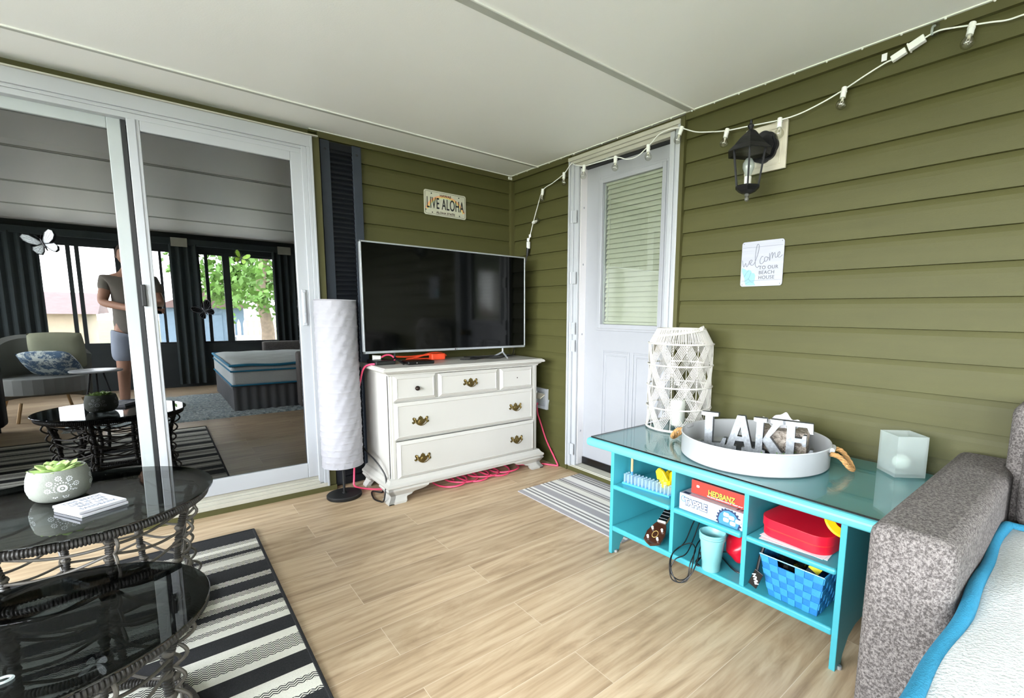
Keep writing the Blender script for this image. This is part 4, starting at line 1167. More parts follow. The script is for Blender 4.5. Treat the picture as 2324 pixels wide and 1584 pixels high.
MB().tube([(XS, -.250, 1.606), (XS, -.244, 1.58), (XS, -.238, 1.545)], lambda i, m: (.012, .012, .008)[i], 12).build('plug', 'rubber', bc, W=True, smooth=True)
MB().tube(curve_pts([(XS, -.238, 1.55), (XS - .01, -.225, 1.48), (XS - .02, -.20, 1.3), (XS - .02, -.15, 1.0), (-.06, -.06, .70), (-.05, -.05, .50)], 8), .004, 8).build('cord', 'rubber', bc, W=True, smooth=True)

# ------------------------------------------------------------------ turquoise console table
ct = thing('console_table', 'turquoise painted cubby console table standing against the green wall', 'table', (-.34, -2.236, 0))
FX, BX = -.648, -.035
GT = .536
def side_panel(y0, y1, name='side_panel'):
    # feet cut: arched opening between front and back foot
    P = [(FX, 0), (FX + .05, 0), (FX + .062, .035), (FX + .10, .075), (FX + .16, .092), (BX - .16, .092), (BX - .10, .075), (BX - .062, .035), (BX - .05, 0), (BX, 0), (BX, .497), (FX, .497)]
    return MB().prism(P, 1, y0, y1).build(name, 'teal', ct, W=True, bevel=.002)
for (y0, y1) in ((-1.758, -1.739), (-2.734, -2.715)):
    p_ = side_panel(y0, y1)
    for x in (FX + .028, BX - .028):
        MB().lathe([(.009, -.006), (.009, .003), (.007, .005)], ((x), (y0 + y1) / 2 + (-.012 if y0 < -2 else -.010), .006), 16).build('glide', 'silver', p_, W=True)
for y in (-2.0865, -2.404): MB().box((FX + .004, y - .009, .112), (BX - .01, y + .009, .497)).build('divider', 'teal', ct, W=True, bevel=.002)
MB().box((BX - .010, -2.715, .112), (BX, -1.758, .497)).build('back_panel', 'teal', ct, W=True)
MB().box((FX - .002, -2.715, .114), (BX - .010, -1.758, .139)).build('bottom_shelf', 'teal', ct, W=True, bevel=.006, segs=3)
for y0, y1 in ((-2.0775, -1.758), (-2.395, -2.0955), (-2.715, -2.413)):
    MB().box((FX - .008, y0, .318), (BX - .01, y1, .340)).build('shelf', 'teal', ct, W=True, bevel=.0085, segs=3)
mb = MB()
mb.box((-.682, -2.868, .497), (-.012, -1.600, .536))
mb.build('top', 'teal_lit_top', ct, W=True, bevel=.016, segs=4)
gs = thing('glass_sheet', 'clear glass sheet covering the turquoise console top', 'glass sheet', (-.34, -2.236, GT + .0005))
MB().box((-.322, -.615, .0005), (.322, .615, .006)).build('sheet', 'consoleglass', gs)
MB().box((-.3232, -.616, .0003), (-.3222, .616, .0062)).box((-.3222, .6152, .0003), (.322, .6162, .0062)).build('edge', 'glassedge', gs)
GZ = GT + .0068

# ------------------------------------------------------------------ macrame lantern
ml = thing('macrame_lantern', 'tall white macrame lantern of criss-crossed cords on the left end of the console', 'lantern', (-.178, -1.762, GZ))
RL = .158; HT = .432
ringz = [.006, .112, .219, .326, .432]
mb = MB()
for k, z in enumerate(ringz):
    r_ = RL + (.004 if k else .002)
    mb.tube([(r_ * math.cos(2 * PI * i / 64), r_ * math.sin(2 * PI * i / 64), z + .003) for i in range(64)], .0042 if k else .006, 8, closed=True)
mb.tube([(.118 * math.cos(2 * PI * i / 48), .118 * math.sin(2 * PI * i / 48), .508) for i in range(48)], .004, 8, closed=True)
mb.build('hoops', 'cotton', ml, smooth=True)
mb = MB()
NB = 8; NC = 6
for dirn in (1, -1):
    for b in range(NB):
        for c in range(NC):
            ph = 2 * PI / NB * (b + (c - (NC - 1) / 2) * .066)
            for k in range(4):
                P = []
                for s in range(5):
                    z = ringz[k] + (ringz[k + 1] - ringz[k]) * s / 4
                    a = ph + dirn * (2 * PI / 16) * (k + s / 4) * 1.0
                    rr_ = RL + dirn * .0012
                    P.append((rr_ * math.cos(a), rr_ * math.sin(a), z + .003))
                mb.tube(P, .0018, 5, cap=False)
for i in range(8):
    a = 2 * PI * (i + .5) / 8
    mb.tube([(.155 * math.cos(a), .155 * math.sin(a), .004), (.155 * math.cos(a), .155 * math.sin(a), .432)], .0018, 6)
mb.build('cord_weave', 'cotton', ml)
mb = MB()
for i in range(110):
    a = 2 * PI * i / 110 + random.uniform(-.006, .006); a2 = a + random.uniform(-.03, .03)
    mb.tube([(RL * math.cos(a), RL * math.sin(a), .434), (.118 * math.cos(a2), .118 * math.sin(a2), .508)], .0026, 5)
mb.build('shoulder_cords', 'cotton', ml)
hp = []
for k in range(0, 97):
    a = -.4 + (2 * PI * .80) * k / 96
    hp.append(Vector((.130 * math.cos(a) - .01, .130 * math.sin(a), .500 - .036 * math.sin((a + .4) / (2 * PI * .80) * PI) + .006)))
def twist(path, r_, n=3, tw=60, rs=.6, mb=None):
    mb = mb or MB()
    m = len(path)
    for s in range(n):
        P = []
        for i, p in enumerate(path):
            t_ = (path[min(i + 1, m - 1)] - path[max(i - 1, 0)]).normalized()
            u = t_.cross(Vector((0, 0, 1))); u = u.normalized() if u.length > 1e-4 else Vector((1, 0, 0))
            v = u.cross(t_)
            a = 2 * PI * s / n + tw * i / m
            P.append(p + (u * math.cos(a) + v * math.sin(a)) * r_ * .55)
        mb.tube(P, r_ * rs, 6)
    return mb
mb = twist(hp, .0062, 3, 75)
for e_ in (hp[0], hp[-1]): mb.sphere(e_ + Vector((0, 0, .004)), .012, 10, 7)
mb.tube(curve_pts([hp[0], hp[0] + Vector((.006, 0, .014)), hp[0] + Vector((.014, .004, .012))], 4), .004, 6)
mb.build('rope_handle', 'cotton', ml)
g = MB().lathe([(.001, .010), (.052, .010), (.060, .02), (.060, .235), (.058, .245)], n=32, cap=False)
cyl_ = thing('glass_candle_cylinder', 'clear glass candle cylinder standing inside the white macrame lantern', 'candle holder', (-.178, -1.762, GZ))
g.build('cylinder', 'clear', cyl_, smooth=True)
tag(MB().lathe([(.0005, .0), (.034, .0), (.036, .004), (.036, .130), (.030, .134), (.0005, .130)], (0, 0, 0), 28).cyl((0, 0, .13), (0, 0, .142), .0012, 6).build('pillar_candle', 'candle', loc=(-.178, -1.762, GZ + .0112), smooth=True), 'cream pillar candle inside the glass cylinder of the white macrame lantern', 'candle')

# ------------------------------------------------------------------ tray with handles
TC = (-.350, -2.262)
ty = thing('round_tray', 'large round white metal tray with rope handles on the console', 'tray', (TC[0], TC[1], GZ))
RT = .287
MB().lathe([(.001, .0), (RT - .004, .0), (RT, .004), (RT, .082), (RT + .003, .086), (RT + .001, .090), (RT - .004, .086), (RT - .004, .005), (.001, .004)], n=96).build('pan', 'enamel', ty, smooth=True)
for a0, nm in ((-1.30, 1), (1.70, 0)):
    d_ = Vector((math.cos(a0), math.sin(a0), 0)); s_ = Vector((-d_.y, d_.x, 0))
    c = d_ * (RT + .004) + Vector((0, 0, .068))
    drop = [c - s_ * .050, c - s_ * .048 + d_ * .030 + Vector((0, 0, -.008)), c - s_ * .040 + d_ * .058 + Vector((0, 0, -.040)), c + d_ * .072 + Vector((0, 0, -.058)), c + s_ * .040 + d_ * .058 + Vector((0, 0, -.040)), c + s_ * .048 + d_ * .030 + Vector((0, 0, -.008)), c + s_ * .050]
    mb = twist(curve_pts(drop, 10), .0085, 3, 34)
    h = mb.build('rope_handle', 'rope', ty)
    MB().cyl(c - s_ * .030 + Vector((0, 0, .008)), c + s_ * .030 + Vector((0, 0, .008)), .011, 16).build('handle_sleeve', 'enamel', ty, smooth=True)
lin = []
for k in range(28):
    a = 2 * PI * k / 28
    r_ = .205 + .02 * math.sin(3 * a + 1) + .012 * math.sin(7 * a)
    lin.append((r_ * math.cos(a) * .78, r_ * math.sin(a)))
tag(MB().prism(lin, 2, 0, .0035).build('slate_mat', 'slate', loc=(TC[0] + .02, TC[1], GZ + .0055), bevel=.001), 'dark slate coloured mat lining the bottom of the white tray', 'mat')
lk = thing('letter_sign', 'galvanised metal standing sign spelling LAKE in the white tray', 'sign', (-.330, -2.258, GZ + .0095), rotz=math.atan2(-.40, .125))
# local x runs along the word, y is depth
def letter(polys, x0, w_, h_=.150, dy=0.0, tilt=0):
    mb = MB()
    n = 0
    for P in polys:
        P = [(x0 + a * w_, b * h_) for a, b in P]
        nonlocal_n = None
        mb.prism(P, 1, -.014 + dy + n * .0, .014 + dy)
    # face plates in bright galvanised, sides darker
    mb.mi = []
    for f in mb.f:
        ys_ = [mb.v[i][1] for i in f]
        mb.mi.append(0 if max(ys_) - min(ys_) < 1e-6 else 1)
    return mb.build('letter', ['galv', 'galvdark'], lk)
SER = .09
Lp = [(0, 0), (.92, 0), (1.0, .30), (.88, .30), (.78, .14), (.46, .12), (.46, .88), (.66, .90), (.66, 1.0), (.0, 1.0), (.0, .90), (.16, .88), (.16, .12), (0, .10)]
Ao = [[(0, 0), (.42, 0), (.42, .10), (.33, .12), (.38, .27), (.66, .27), (.71, .12), (.60, .10), (.60, 0), (1.04, 0), (1.04, .10), (.94, .12), (.66, 1.0), (.40, 1.0), (.08, .12), (0, .10)]]
Ko = [[(0, 0), (.42, 0), (.42, .10), (.32, .12), (.32, .88), (.42, .90), (.42, 1.0), (0, 1.0), (0, .90), (.10, .88), (.10, .12), (0, .10)], [(.30, .38), (.62, .88), (.54, .90), (.54, 1.0), (1.0, 1.0), (1.0, .90), (.86, .88), (.54, .50), (.92, .12), (1.05, .10), (1.05, 0), (.62, 0), (.30, .46)]]
Eo = [[(0, 0), (.94, 0), (1.0, .30), (.90, .30), (.80, .13), (.40, .12), (.40, .45), (.62, .45), (.66, .36), (.76, .36), (.76, .66), (.66, .66), (.62, .57), (.40, .57), (.40, .88), (.76, .88), (.86, .72), (.96, .72), (.94, 1.0), (0, 1.0), (0, .90), (.14, .88), (.14, .12), (0, .10)]]
letter([Lp], -.222, .112)
def annA():
    # A with its counter
    w_, h_, x0 = .120, .150, -.118
    outer = [(x0 + a * w_, b * h_) for a, b in Ao[0]]
    from mathutils.geometry import tessellate_polygon
    hole = [(x0 + a * w_, b * h_) for a, b in [(.43, .40), (.61, .40), (.53, .68)]]
    allp = outer + hole
    tri = tessellate_polygon([[Vector((p[0], p[1], 0)) for p in outer], [Vector((p[0], p[1], 0)) for p in hole]])
    n = len(allp); mb = MB()
    vs = [(p[0], -.014, p[1]) for p in allp] + [(p[0], .014, p[1]) for p in allp]
    mb.add(vs, [tuple(t_) for t_ in tri] + [tuple(i + n for i in t_) for t_ in tri], 0)
    no = len(outer)
    sf = [(i, (i + 1) % no, n + (i + 1) % no, n + i) for i in range(no)] + [(no + i, no + (i + 1) % 3, n + no + (i + 1) % 3, n + no + i) for i in range(3)]
    mb.f += sf; mb.mi += [1] * len(sf)
    mb.build('letter', ['galv', 'galvdark'], lk)
annA()
letter(Ko, -.004, .122)
letter(Eo, .108, .116)
# napkin box behind the letters
tb = thing('tissue_box', 'brown stone-look tissue holder with line drawn pattern standing behind the metal letters', 'tissue box', (-.215, -2.325, GZ + .0095), rotz=-1.27)
MB().box((-.098, -.058, .0), (.098, .058, .098)).build('box', 'stone', tb, bevel=.004)
mb = MB()
for k in range(16):
    x0 = random.uniform(-.085, .07); z0 = random.uniform(.012, .085); a0 = random.uniform(0, 6)
    P = [(x0 + .016 * math.cos(a0 + t_ * .9) * (.4 + t_ * .2) + t_ * .004, -.0588, min(max(z0 + .016 * math.sin(a0 + t_ * .9) * (.4 + t_ * .15), .004), .094)) for t_ in range(6)]
    mb.tube(curve_pts(P, 4), .0007, 4)
mb.build('line_pattern', 'ink', tb)
vs = []; fs = []
nu, nv = 26, 9
for j in range(nv):
    for i in range(nu):
        u = i / (nu - 1) - .5; v = j / (nv - 1)
        vs.append((u * .15 * (.55 + .55 * v), .012 * math.sin(u * 19 + v * 2) * (.4 + v), .094 + v * (.052 + .016 * math.cos(u * 8) + .006 * math.sin(u * 23))))
for j in range(nv - 1):
    for i in range(nu - 1): fs.append((j * nu + i, j * nu + i + 1, (j + 1) * nu + i + 1, (j + 1) * nu + i))
MB().add(vs, fs).build('tissue', 'tissue', tb, smooth=True)
mb = MB()
for k in range(260):
    x = random.gauss(0, .034); y = random.gauss(0, .014)
    mb.tube([(x, y, 0), (x + random.uniform(-.007, .007), y + random.uniform(-.007, .007), random.uniform(.008, .018))], .0012, 4)
o = tag(mb.build('moss_strip', 'grass_tuft', loc=(-.285, -2.405, GZ + .0100), rotz=-1.2), 'tuft of bright green artificial moss in the tray behind the letter E', 'moss'); o['kind'] = 'stuff'

# ------------------------------------------------------------------ frosted vase
vz = thing('candle_vase', 'square frosted glass vase with a round candle at the right end of the console', 'vase', (-.128, -2.732, GZ), rotz=PI / 4 + .02)
V = .054
mb = MB()
Hh = .152
o_ = [(-V, -V), (V, -V), (V, V), (-V, V)]; i_ = [(-V + .004, -V + .004), (V - .004, -V + .004), (V - .004, V - .004), (-V + .004, V - .004)]
vs = [(a, b, .0005) for a, b in o_] + [(a, b, Hh) for a, b in o_] + [(a, b, Hh) for a, b in i_] + [(a, b, .012) for a, b in i_]
fs = [(3, 2, 1, 0)]
for j in range(4):
    l = (j + 1) % 4
    fs += [(j, l, 4 + l, 4 + j), (4 + j, 4 + l, 8 + l, 8 + j), (8 + j, 8 + l, 12 + l, 12 + j)]
fs.append((12, 13, 14, 15))
mb.add(vs, fs); mb.build('vase', 'frost', vz)
tag(MB().sphere((0, 0, .030), .030, 20, 12, (1, 1, .95)).build('ball_candle', 'candle', loc=(-.128, -2.732, GZ + .0135), smooth=True), 'white ball candle inside the frosted square vase', 'candle')

# ------------------------------------------------------------------ contents of the console cubbies
SH = .3408; BT = .1395       # shelf top, bottom shelf top
lb = thing('band_loom', 'clear and blue peg loom board lying in the upper left cubby of the console', 'loom', (-.575, -1.900, SH), rotz=.10)
MB().box((-.024, -.125, 0), (.024, .125, .008)).build('base', 'loomblue', lb, bevel=.001)
for i in range(3):
    for j in range(13):
        x, y = -.016 + .016 * i, -.116 + .0193 * j
        mb = MB().tube([(x, y, .008), (x, y, .042), (x, y, .047)], lambda q, m: (.0048, .0042, .0060)[q], 8)
        mb.build('peg', 'loomclear', lb)
ch = thing('crochet_stick', 'wooden stick with blue lower end standing among the loom pegs', 'stick', (-.590, -1.818, SH + .009))
MB().cyl((0, 0, .055), (0, 0, .143), .0055, 12).build('shaft', 'wood', ch)
MB().cyl((0, 0, 0), (0, 0, .055), .0052, 12).build('grip', 'midblue', ch)
yb = thing('yellow_bag', 'crumpled yellow plastic bag behind the loom in the upper left cubby', 'bag', (-.515, -1.972, SH))
def blob(rx, ry, rz, seed, amp=.25, nu=22, nv=12, cz=None):
    rnd = random.Random(seed); ph = [rnd.uniform(0, 6) for _ in range(8)]
    mb = MB().sphere((0, 0, rz if cz is None else cz), 1.0, nu, nv, (rx, ry, rz))
    out = []
    c = rz if cz is None else cz
    for x, y, z in mb.v:
        d_ = 1 + amp * (.5 * math.sin(3 * math.atan2(y, x) + ph[0] + z * 40) + .5 * math.sin(5 * math.atan2(y, x) + ph[1] - z * 60) * math.cos(z * 50 + ph[2]))
        out.append((x * d_, y * d_, max(c + (z - c) * (1 + .5 * (d_ - 1)), 0.0005)))
    mb.v = out
    return mb
b_ = blob(.055, .040, .045, 3, .35); b_.build('pouch', 'yellow', yb)
MB().prism([(-.03, .062), (.0, .100), (.026, .108), (.040, .090), (.03, .055)], 0, -.05, -.035).build('flap', 'yellow', yb, bevel=.003)
MB().cyl((-.05, .030, .02), (-.03, -.03, .05), .007, 8).build('drawstring', 'black', yb)

uk = thing('ukulele', 'brown ukulele with four white tuning pegs lying in the lower left cubby', 'ukulele', (-.607, -1.985, BT + .0365), rotz=.0)
uk.scale = (1.12, 1.12, 1.12)
# neck runs into the cubby (+x), head towards the room; tilted
ukm = Matrix.Rotation(-.0, 4, 'Z')
hd = [(-.062, -.018), (-.052, -.034), (-.010, -.038), (.030, -.026), (.046, -.018), (.046, .018), (.030, .026), (-.010, .038), (-.052, .034), (-.062, .018), (-.070, 0)]
rotu = Matrix.Translation((.005, 0, -.002)) @ Matrix.Rotation(.22, 4, 'Z') @ Matrix.Rotation(-.46, 4, 'Y')
MB().prism(hd, 2, 0, .011).xf(rotu).build('headstock', 'uke', uk, bevel=.002)
MB().box((.040, -.017, .001), (.34, .017, .016)).xf(rotu @ Matrix.Rotation(.10, 4, 'Y')).build('neck', 'ukeneck', uk, bevel=.005)
fb = MB().box((.046, -.017, .016), (.33, .017, .020)).xf(rotu @ Matrix.Rotation(.10, 4, 'Y')).build('fingerboard', 'gloss_black', uk)
mb = MB()
for k in range(11): mb.box((.060 + .019 * k, -.017, .0200), (.0615 + .019 * k, .017, .0212))
mb.xf(rotu @ Matrix.Rotation(.10, 4, 'Y')).build('frets', 'silver', fb)
MB().box((.041, -.017, .014), (.046, .017, .0225)).xf(rotu @ Matrix.Rotation(.10, 4, 'Y')).build('nut', 'pearl', uk)
for x, y in ((-.040, -.020), (-.040, .020), (.004, -.020), (.004, .020)):
    MB().cyl((x, y, .010), (x, y, .022), .0045, 10).xf(rotu).build('tuning_peg', 'pearl', uk)
    MB().cyl((x, y, -.014), (x, y, -.003), .0055, 10).xf(rotu).build('tuning_knob', 'pearl', uk)
P = [(.016 * math.cos(a * PI / 10), .011 * math.sin(a * PI / 10)) for a in range(20)]
MB().tube([(x - .018, y, .0115) for x, y in P], .0009, 5, closed=True).xf(rotu).build('emblem_ring', 'gold', uk)

def carton(name, label, loc, rotz, sx, sy, sz, m, mt_=None):
    t_ = thing(name, label, 'game box', loc, rotz)
    MB().box((-sx, -sy, 0), (sx, sy, sz)).build('carton', m, t_, bevel=.0012)
    return t_
# blue game box: front face at -x, width along y
gb = carton('game_box', 'white and blue TAPPLE game box on the middle shelf under the red box', (-.508, -2.254, SH), .0, .130, .138, .066, 'boxblue')
MB().box((-.1285, -.1365, .0660), (.1285, .1365, .0668)).build('lid_print', 'boxgrey', gb)
UXn = (0, -1, 0)
text('lettering', 'TAPPLE', .038, 'navy', gb, (-.1306, .062, .036), UXn, UZ, bold=.0034, depth=.0003, sx=.84)
text('lettering', 'TAPPLE', .038, 'whiteink', gb, (-.1311, .062, .036), UXn, UZ, bold=.0008, depth=.0003, sx=.84)
MB().tube([(-.1308, .118 + .011 * math.cos(a), .046 + .011 * math.sin(a)) for a in [2 * PI * k / 20 for k in range(20)]], .0012, 5, closed=True).build('ring_print', 'midblue', gb)
def gear(cx_, cy_, r_, n, w_=.006, h0=0.0):
    P = []
    for k in range(n * 4):
        a = 2 * PI * k / (n * 4)
        P.append((cx_ + (r_ + (w_ if (k % 4) in (1, 2) else 0)) * math.cos(a), cy_ + (r_ + (w_ if (k % 4) in (1, 2) else 0)) * math.sin(a)))
    return P
def clip(P, y0, y1, z0, z1):
    return [(min(max(a, y0), y1), min(max(b, z0), z1)) for a, b in P]
MB().prism(clip(gear(-.082, .018, .046, 22, .006), -.137, .137, .001, .065), 0, -.1309, -.1300).build('wheel_print', 'navy', gb)
MB().prism(clip(gear(-.082, .018, .042, 3, 0), -.137, .137, .001, .065), 0, -.1314, -.1309).build('wheel_print', 'midblue', gb)
for y, z in ((-.076, .042), (-.098, .036), (-.076, .022), (-.104, .016), (-.125, .030)):
    MB().prism(rrect(.022, .015, .005, 3, y + .004, z), 0, -.1319, -.1314).build('tile_print', 'whiteink', gb)
MB().prism(clip(gear(.10, .04, .10, 26, .008), -.128, .128, -.136, .136), 2, .0668, .0672).build('wheel_print', 'maroon', gb)
MB().prism(clip(gear(.10, .04, .082, 6, 0), -.128, .128, -.136, .136), 2, .0672, .0676).build('wheel_print', 'boxgrey', gb)
text('lettering', 'TA', .04, 'maroon', gb, (-.100, -.118, .0672), (0, -1, 0), (1, 0, 0), bold=.002, depth=.0002)
MB().box((-.122, .100, .0668), (-.104, .128, .0671)).build('logo_print', 'navy', gb)
rb = carton('game_box', 'red HEDBANZ game box resting on the blue box, middle shelf', (-.490, -2.268, SH + .069), .0, .118, .118, .054, 'redbox')
text('lettering', 'HEDBANZ', .030, 'maroon', rb, (-.1184, -.018, .020), UXn, UZ, bold=.0018, depth=.0003, sx=.80)
text('lettering', 'HEDBANZ', .030, 'yellowink', rb, (-.1189, -.016, .021), UXn, UZ, bold=.0003, depth=.0003, sx=.82)
text('lettering', 'THE QUICK QUESTION GAME OF "WHAT AM I?"', .0070, 'whiteink', rb, (-.1184, -.030, .0062), UXn, UZ, depth=.0002)
MB().prism(rrect(.012, .009, .002, 3, .088, .033), 0, -.1188, -.1180).build('logo_print', 'whiteink', rb)
MB().box((-.116, -.116, .0535), (.116, .116, .0560)).build('lid_print', 'maroon', rb)
bb = carton('game_box', 'dark lidded box on top of the red game box, just under the table top', (-.470, -2.258, SH + .1255), .0, .112, .118, .020, 'maroon')

# cups
cu = thing('cup_stack', 'stack of pale aqua plastic cups in the lower middle cubby', 'cups', (-.628, -2.268, BT))
cu.scale = (1.15, 1.15, .885)
MB().lathe([(.001, .0), (.0285, .0), (.030, .003), (.031, .040), (.0325, .042), (.0395, .138), (.0425, .140), (.0430, .150), (.0405, .150), (.038, .138), (.030, .042), (.028, .004), (.001, .004)], n=40).build('cup', 'cup', cu, smooth=True)
for k in range(2): MB().lathe([(.0395 + .0008 * k, .151 + .010 * k), (.0435, .152 + .010 * k), (.0440, .160 + .010 * k), (.0415, .161 + .010 * k), (.036, .140 + .010 * k)], n=40, cap=False).build('cup_rim', 'cup', cu, smooth=True)
# red bag
rbg = thing('red_bag', 'shiny red fabric bag bulging behind the cups in the lower middle cubby', 'bag', (-.46, -2.318, BT))
blob(.10, .058, .070, 5, .16, 30, 16).build('pouch', 'red', rbg, smooth=True)
MB().cyl((-.03, .03, .11), (-.07, .06, .150), .018, 12, r2=.030).build('gathered_neck', 'red', rbg, smooth=True)
# black cord bundle
pts = []
def loop(c, rx, rz, n0, a0, a1, tilt, k=14):
    return [Vector((c[0] + tilt * math.sin(a0 + (a1 - a0) * i / k) * .3, c[1] + rx * math.cos(a0 + (a1 - a0) * i / k), c[2] + rz * math.sin(a0 + (a1 - a0) * i / k))) for i in range(k)]
CB = [(-.10, -2.12, BT + .17)]
C = [(-.42, -2.135, BT + .17), (-.50, -2.14, BT + .14), (-.58, -2.15, BT + .055), (-.655, -2.170, BT + .030), (-.700, -2.150, BT + .012), (-.718, -2.145, BT - .035), (-.705, -2.175, BT - .060), (-.690, -2.205, BT - .040), (-.675, -2.205, BT + .010), (-.620, -2.190, BT + .045),
     (-.60, -2.150, BT + .050), (-.65, -2.120, BT + .028), (-.712, -2.135, BT + .004), (-.735, -2.165, BT - .050), (-.715, -2.215, BT - .045), (-.685, -2.22, BT + .004), (-.63, -2.195, BT + .050), (-.56, -2.175, BT + .060), (-.55, -2.20, BT + .030), (-.62, -2.215, BT + .020), (-.66, -2.222, BT + .010), (-.662, -2.240, BT + .012), (-.63, -2.205, BT + .010), (-.50, -2.22, BT + .008), (-.46, -2.30, BT + .006), (-.56, -2.36, BT + .007), (-.60, -2.388, BT + .006)]
bd = thing('cord_bundle', 'tangled black cord spilling over the edge of the lower middle cubby', 'cord', (-.65, -2.16, BT))
MB().tube(curve_pts(C, 9), .0024, 7).build('cord', 'rubber', bd, W=True, smooth=True)
C2 = [(-.40, -2.115, BT + .175), (-.52, -2.118, BT + .12), (-.60, -2.125, BT + .045), (-.68, -2.125, BT + .022), (-.722, -2.150, BT - .02), (-.728, -2.190, BT - .055), (-.700, -2.225, BT - .02), (-.66, -2.225, BT + .022), (-.60, -2.20, BT + .052), (-.55, -2.19, BT + .040), (-.52, -2.24, BT + .007), (-.58, -2.34, BT + .006), (-.57, -2.39, BT + .006)]
MB().tube(curve_pts(C2, 9), .0024, 7).build('cord', 'rubber', bd, W=True, smooth=True)
MB().cyl((-.612, -2.212, BT + .032), (-.590, -2.216, BT + .034), .0085, 12).build('plug', 'rubber', bd, W=True)

# red case and papers
pp = thing('paper_stack', 'loose white paper sheets under the red case on the right shelf', 'paper', (-.52, -2.55, SH))
MB().box((-.11, -.115, 0), (.10, .105, .0012)).xf(Matrix.Rotation(.10, 4, 'Z')).build('sheet', 'paperwhite', pp)
MB().box((-.10, -.12, .0014), (.11, .098, .0024)).xf(Matrix.Rotation(-.06, 4, 'Z')).build('sheet', 'paperwhite', pp)
rc = thing('red_case', 'glossy red moulded plastic case on white papers in the upper right cubby', 'case', (-.425, -2.562, SH + .003), rotz=-.06)
MB().prism(rrect(.37, .238, .055, 8), 2, 0, .030).build('case_bottom', 'red', rc, bevel=.012, segs=4, smooth=True)
MB().prism(rrect(.376, .244, .056, 8), 2, .032, .064).build('case_lid', 'red', rc, bevel=.018, segs=5, smooth=True)
MB().prism(rrect(.371, .239, .055, 8), 2, .028, .034).build('seam', 'redbox', rc)
yd = thing('yellow_disc', 'yellow plastic ring leaning on the right end of the red case', 'ring', (-.520, -2.672, SH + .0685))
MB().lathe([(.020, .0), (.052, .0), (.055, .004), (.052, .010), (.024, .012), (.020, .008), (.020, 0)], n=36, cap=False).xf(Matrix.Rotation(.62, 4, 'X') @ Matrix.Rotation(-.35, 4, 'Y')).xf(Matrix.Translation((0, .0, .026))).build('ring', 'yellow', yd, smooth=True)

# blue basket
bk = thing('woven_basket', 'bright blue woven strap basket of small items in the lower right cubby', 'basket', (-.530, -2.578, BT))
BH = .156
bx0, bx1, by0, by1 = -.092, .10, -.080, .080      # base
tx0, tx1, ty0, ty1 = -.125, .125, -.106, .106      # top
def lerp(a, b, k): return a + (b - a) * k
def side_pt(side, u, v, o_=0):
    x0, x1, y0, y1 = lerp(bx0, tx0, v), lerp(bx1, tx1, v), lerp(by0, ty0, v), lerp(by1, ty1, v)
    z = .001 + BH * v
    if side == 0: return (x0 - o_, lerp(y1, y0, u), z)
    if side == 1: return (lerp(x0, x1, u), y0 - o_, z)
    if side == 2: return (x1 + o_, lerp(y0, y1, u), z)
    return (lerp(x1, x0, u), y1 + o_, z)
mA = MB()
for side, nu in ((0, 7), (1, 7), (2, 7), (3, 7)):
    nv = 6
    for j in range(nv):
        for i in range(nu):
            if side == 0 and j == nv - 1 and i in (2, 3): continue
            hi = (i + j) % 2
            o_ = .0035 if hi else .0012
            e = .0
            u0, u1, v0, v1 = i / nu, (i + 1) / nu, j / nv, (j + 1) / nv
            q = [side_pt(side, u0, v0, o_), side_pt(side, u1, v0, o_), side_pt(side, u1, v1, o_), side_pt(side, u0, v1, o_)]
            q2 = [side_pt(side, u0, v0, -.0012), side_pt(side, u1, v0, -.0012), side_pt(side, u1, v1, -.0012), side_pt(side, u0, v1, -.0012)]
            um, vm = (u0 + u1) / 2, (v0 + v1) / 2
            mA.add(q + q2, [(0, 1, 2, 3), (7, 6, 5, 4), (0, 4, 5, 1), (1, 5, 6, 2), (2, 6, 7, 3), (3, 7, 4, 0)], hi)
mA.box((bx0, by0, .0005), (bx1, by1, .003))
mA.build('woven_wall', ['basket2', 'basket'], bk)
MB().tube([(tx0, ty1, BH + .001), (tx0, ty0, BH + .001), (tx1, ty0, BH + .001), (tx1, ty1, BH + .001)], .0022, 6, closed=True).build('rim_wire', 'loomblue', bk)
tag(blob(.055, .05, .028, 9, .3).build('dark_toys', 'gloss_black', loc=(-.57, -2.545, BT + .10)), 'dark glossy toy piece lying in the blue basket', 'toy')
t_ = thing('small_box', 'small green and yellow box tilted inside the blue basket', 'box', (-.515, -2.605, BT + .10))
MB().box((-.05, -.018, 0), (.05, .018, .050)).xf(Matrix.Rotation(.5, 4, 'X')).build('carton', 'curtain', t_)
MB().box((-.052, -.0185, .024), (-.02, .0187, .051)).xf(Matrix.Rotation(.5, 4, 'X')).build('print', 'yellowink', t_)
MB().box((-.0505, -.0188, .004), (.0505, -.0182, .008)).xf(Matrix.Rotation(.5, 4, 'X')).build('stripe', 'loomblue', t_)
tag(MB().tube([(-.590, -2.57, BT + .11), (-.555, -2.585, BT + .125)], .006, 8).build('yellow_pen', 'yellow'), 'short yellow stick among the items in the blue basket', 'stick')
hs = thing('black_strap', 'black strap with white letters hanging beside the left side of the blue basket', 'strap', (-.662, -2.452, BT + .022))
MB().box((-.004, -.016, .010), (.002, .016, .075)).xf(Matrix.Rotation(.35, 4, 'X')).build('band', 'gloss_black', hs, bevel=.001)
text('lettering', 'FIAN', .018, 'whiteink', hs, (-.0046, -.002 - .013, .040), (0, .34, .94), (0, .94, -.34), bold=.0008, depth=.0002)
MB().tube(curve_pts([(-.001, -.018, .075), (.01, -.02, .12), (.02, -.025, .155)], 6), .006, 8).build('band_end', 'gloss_black', hs)

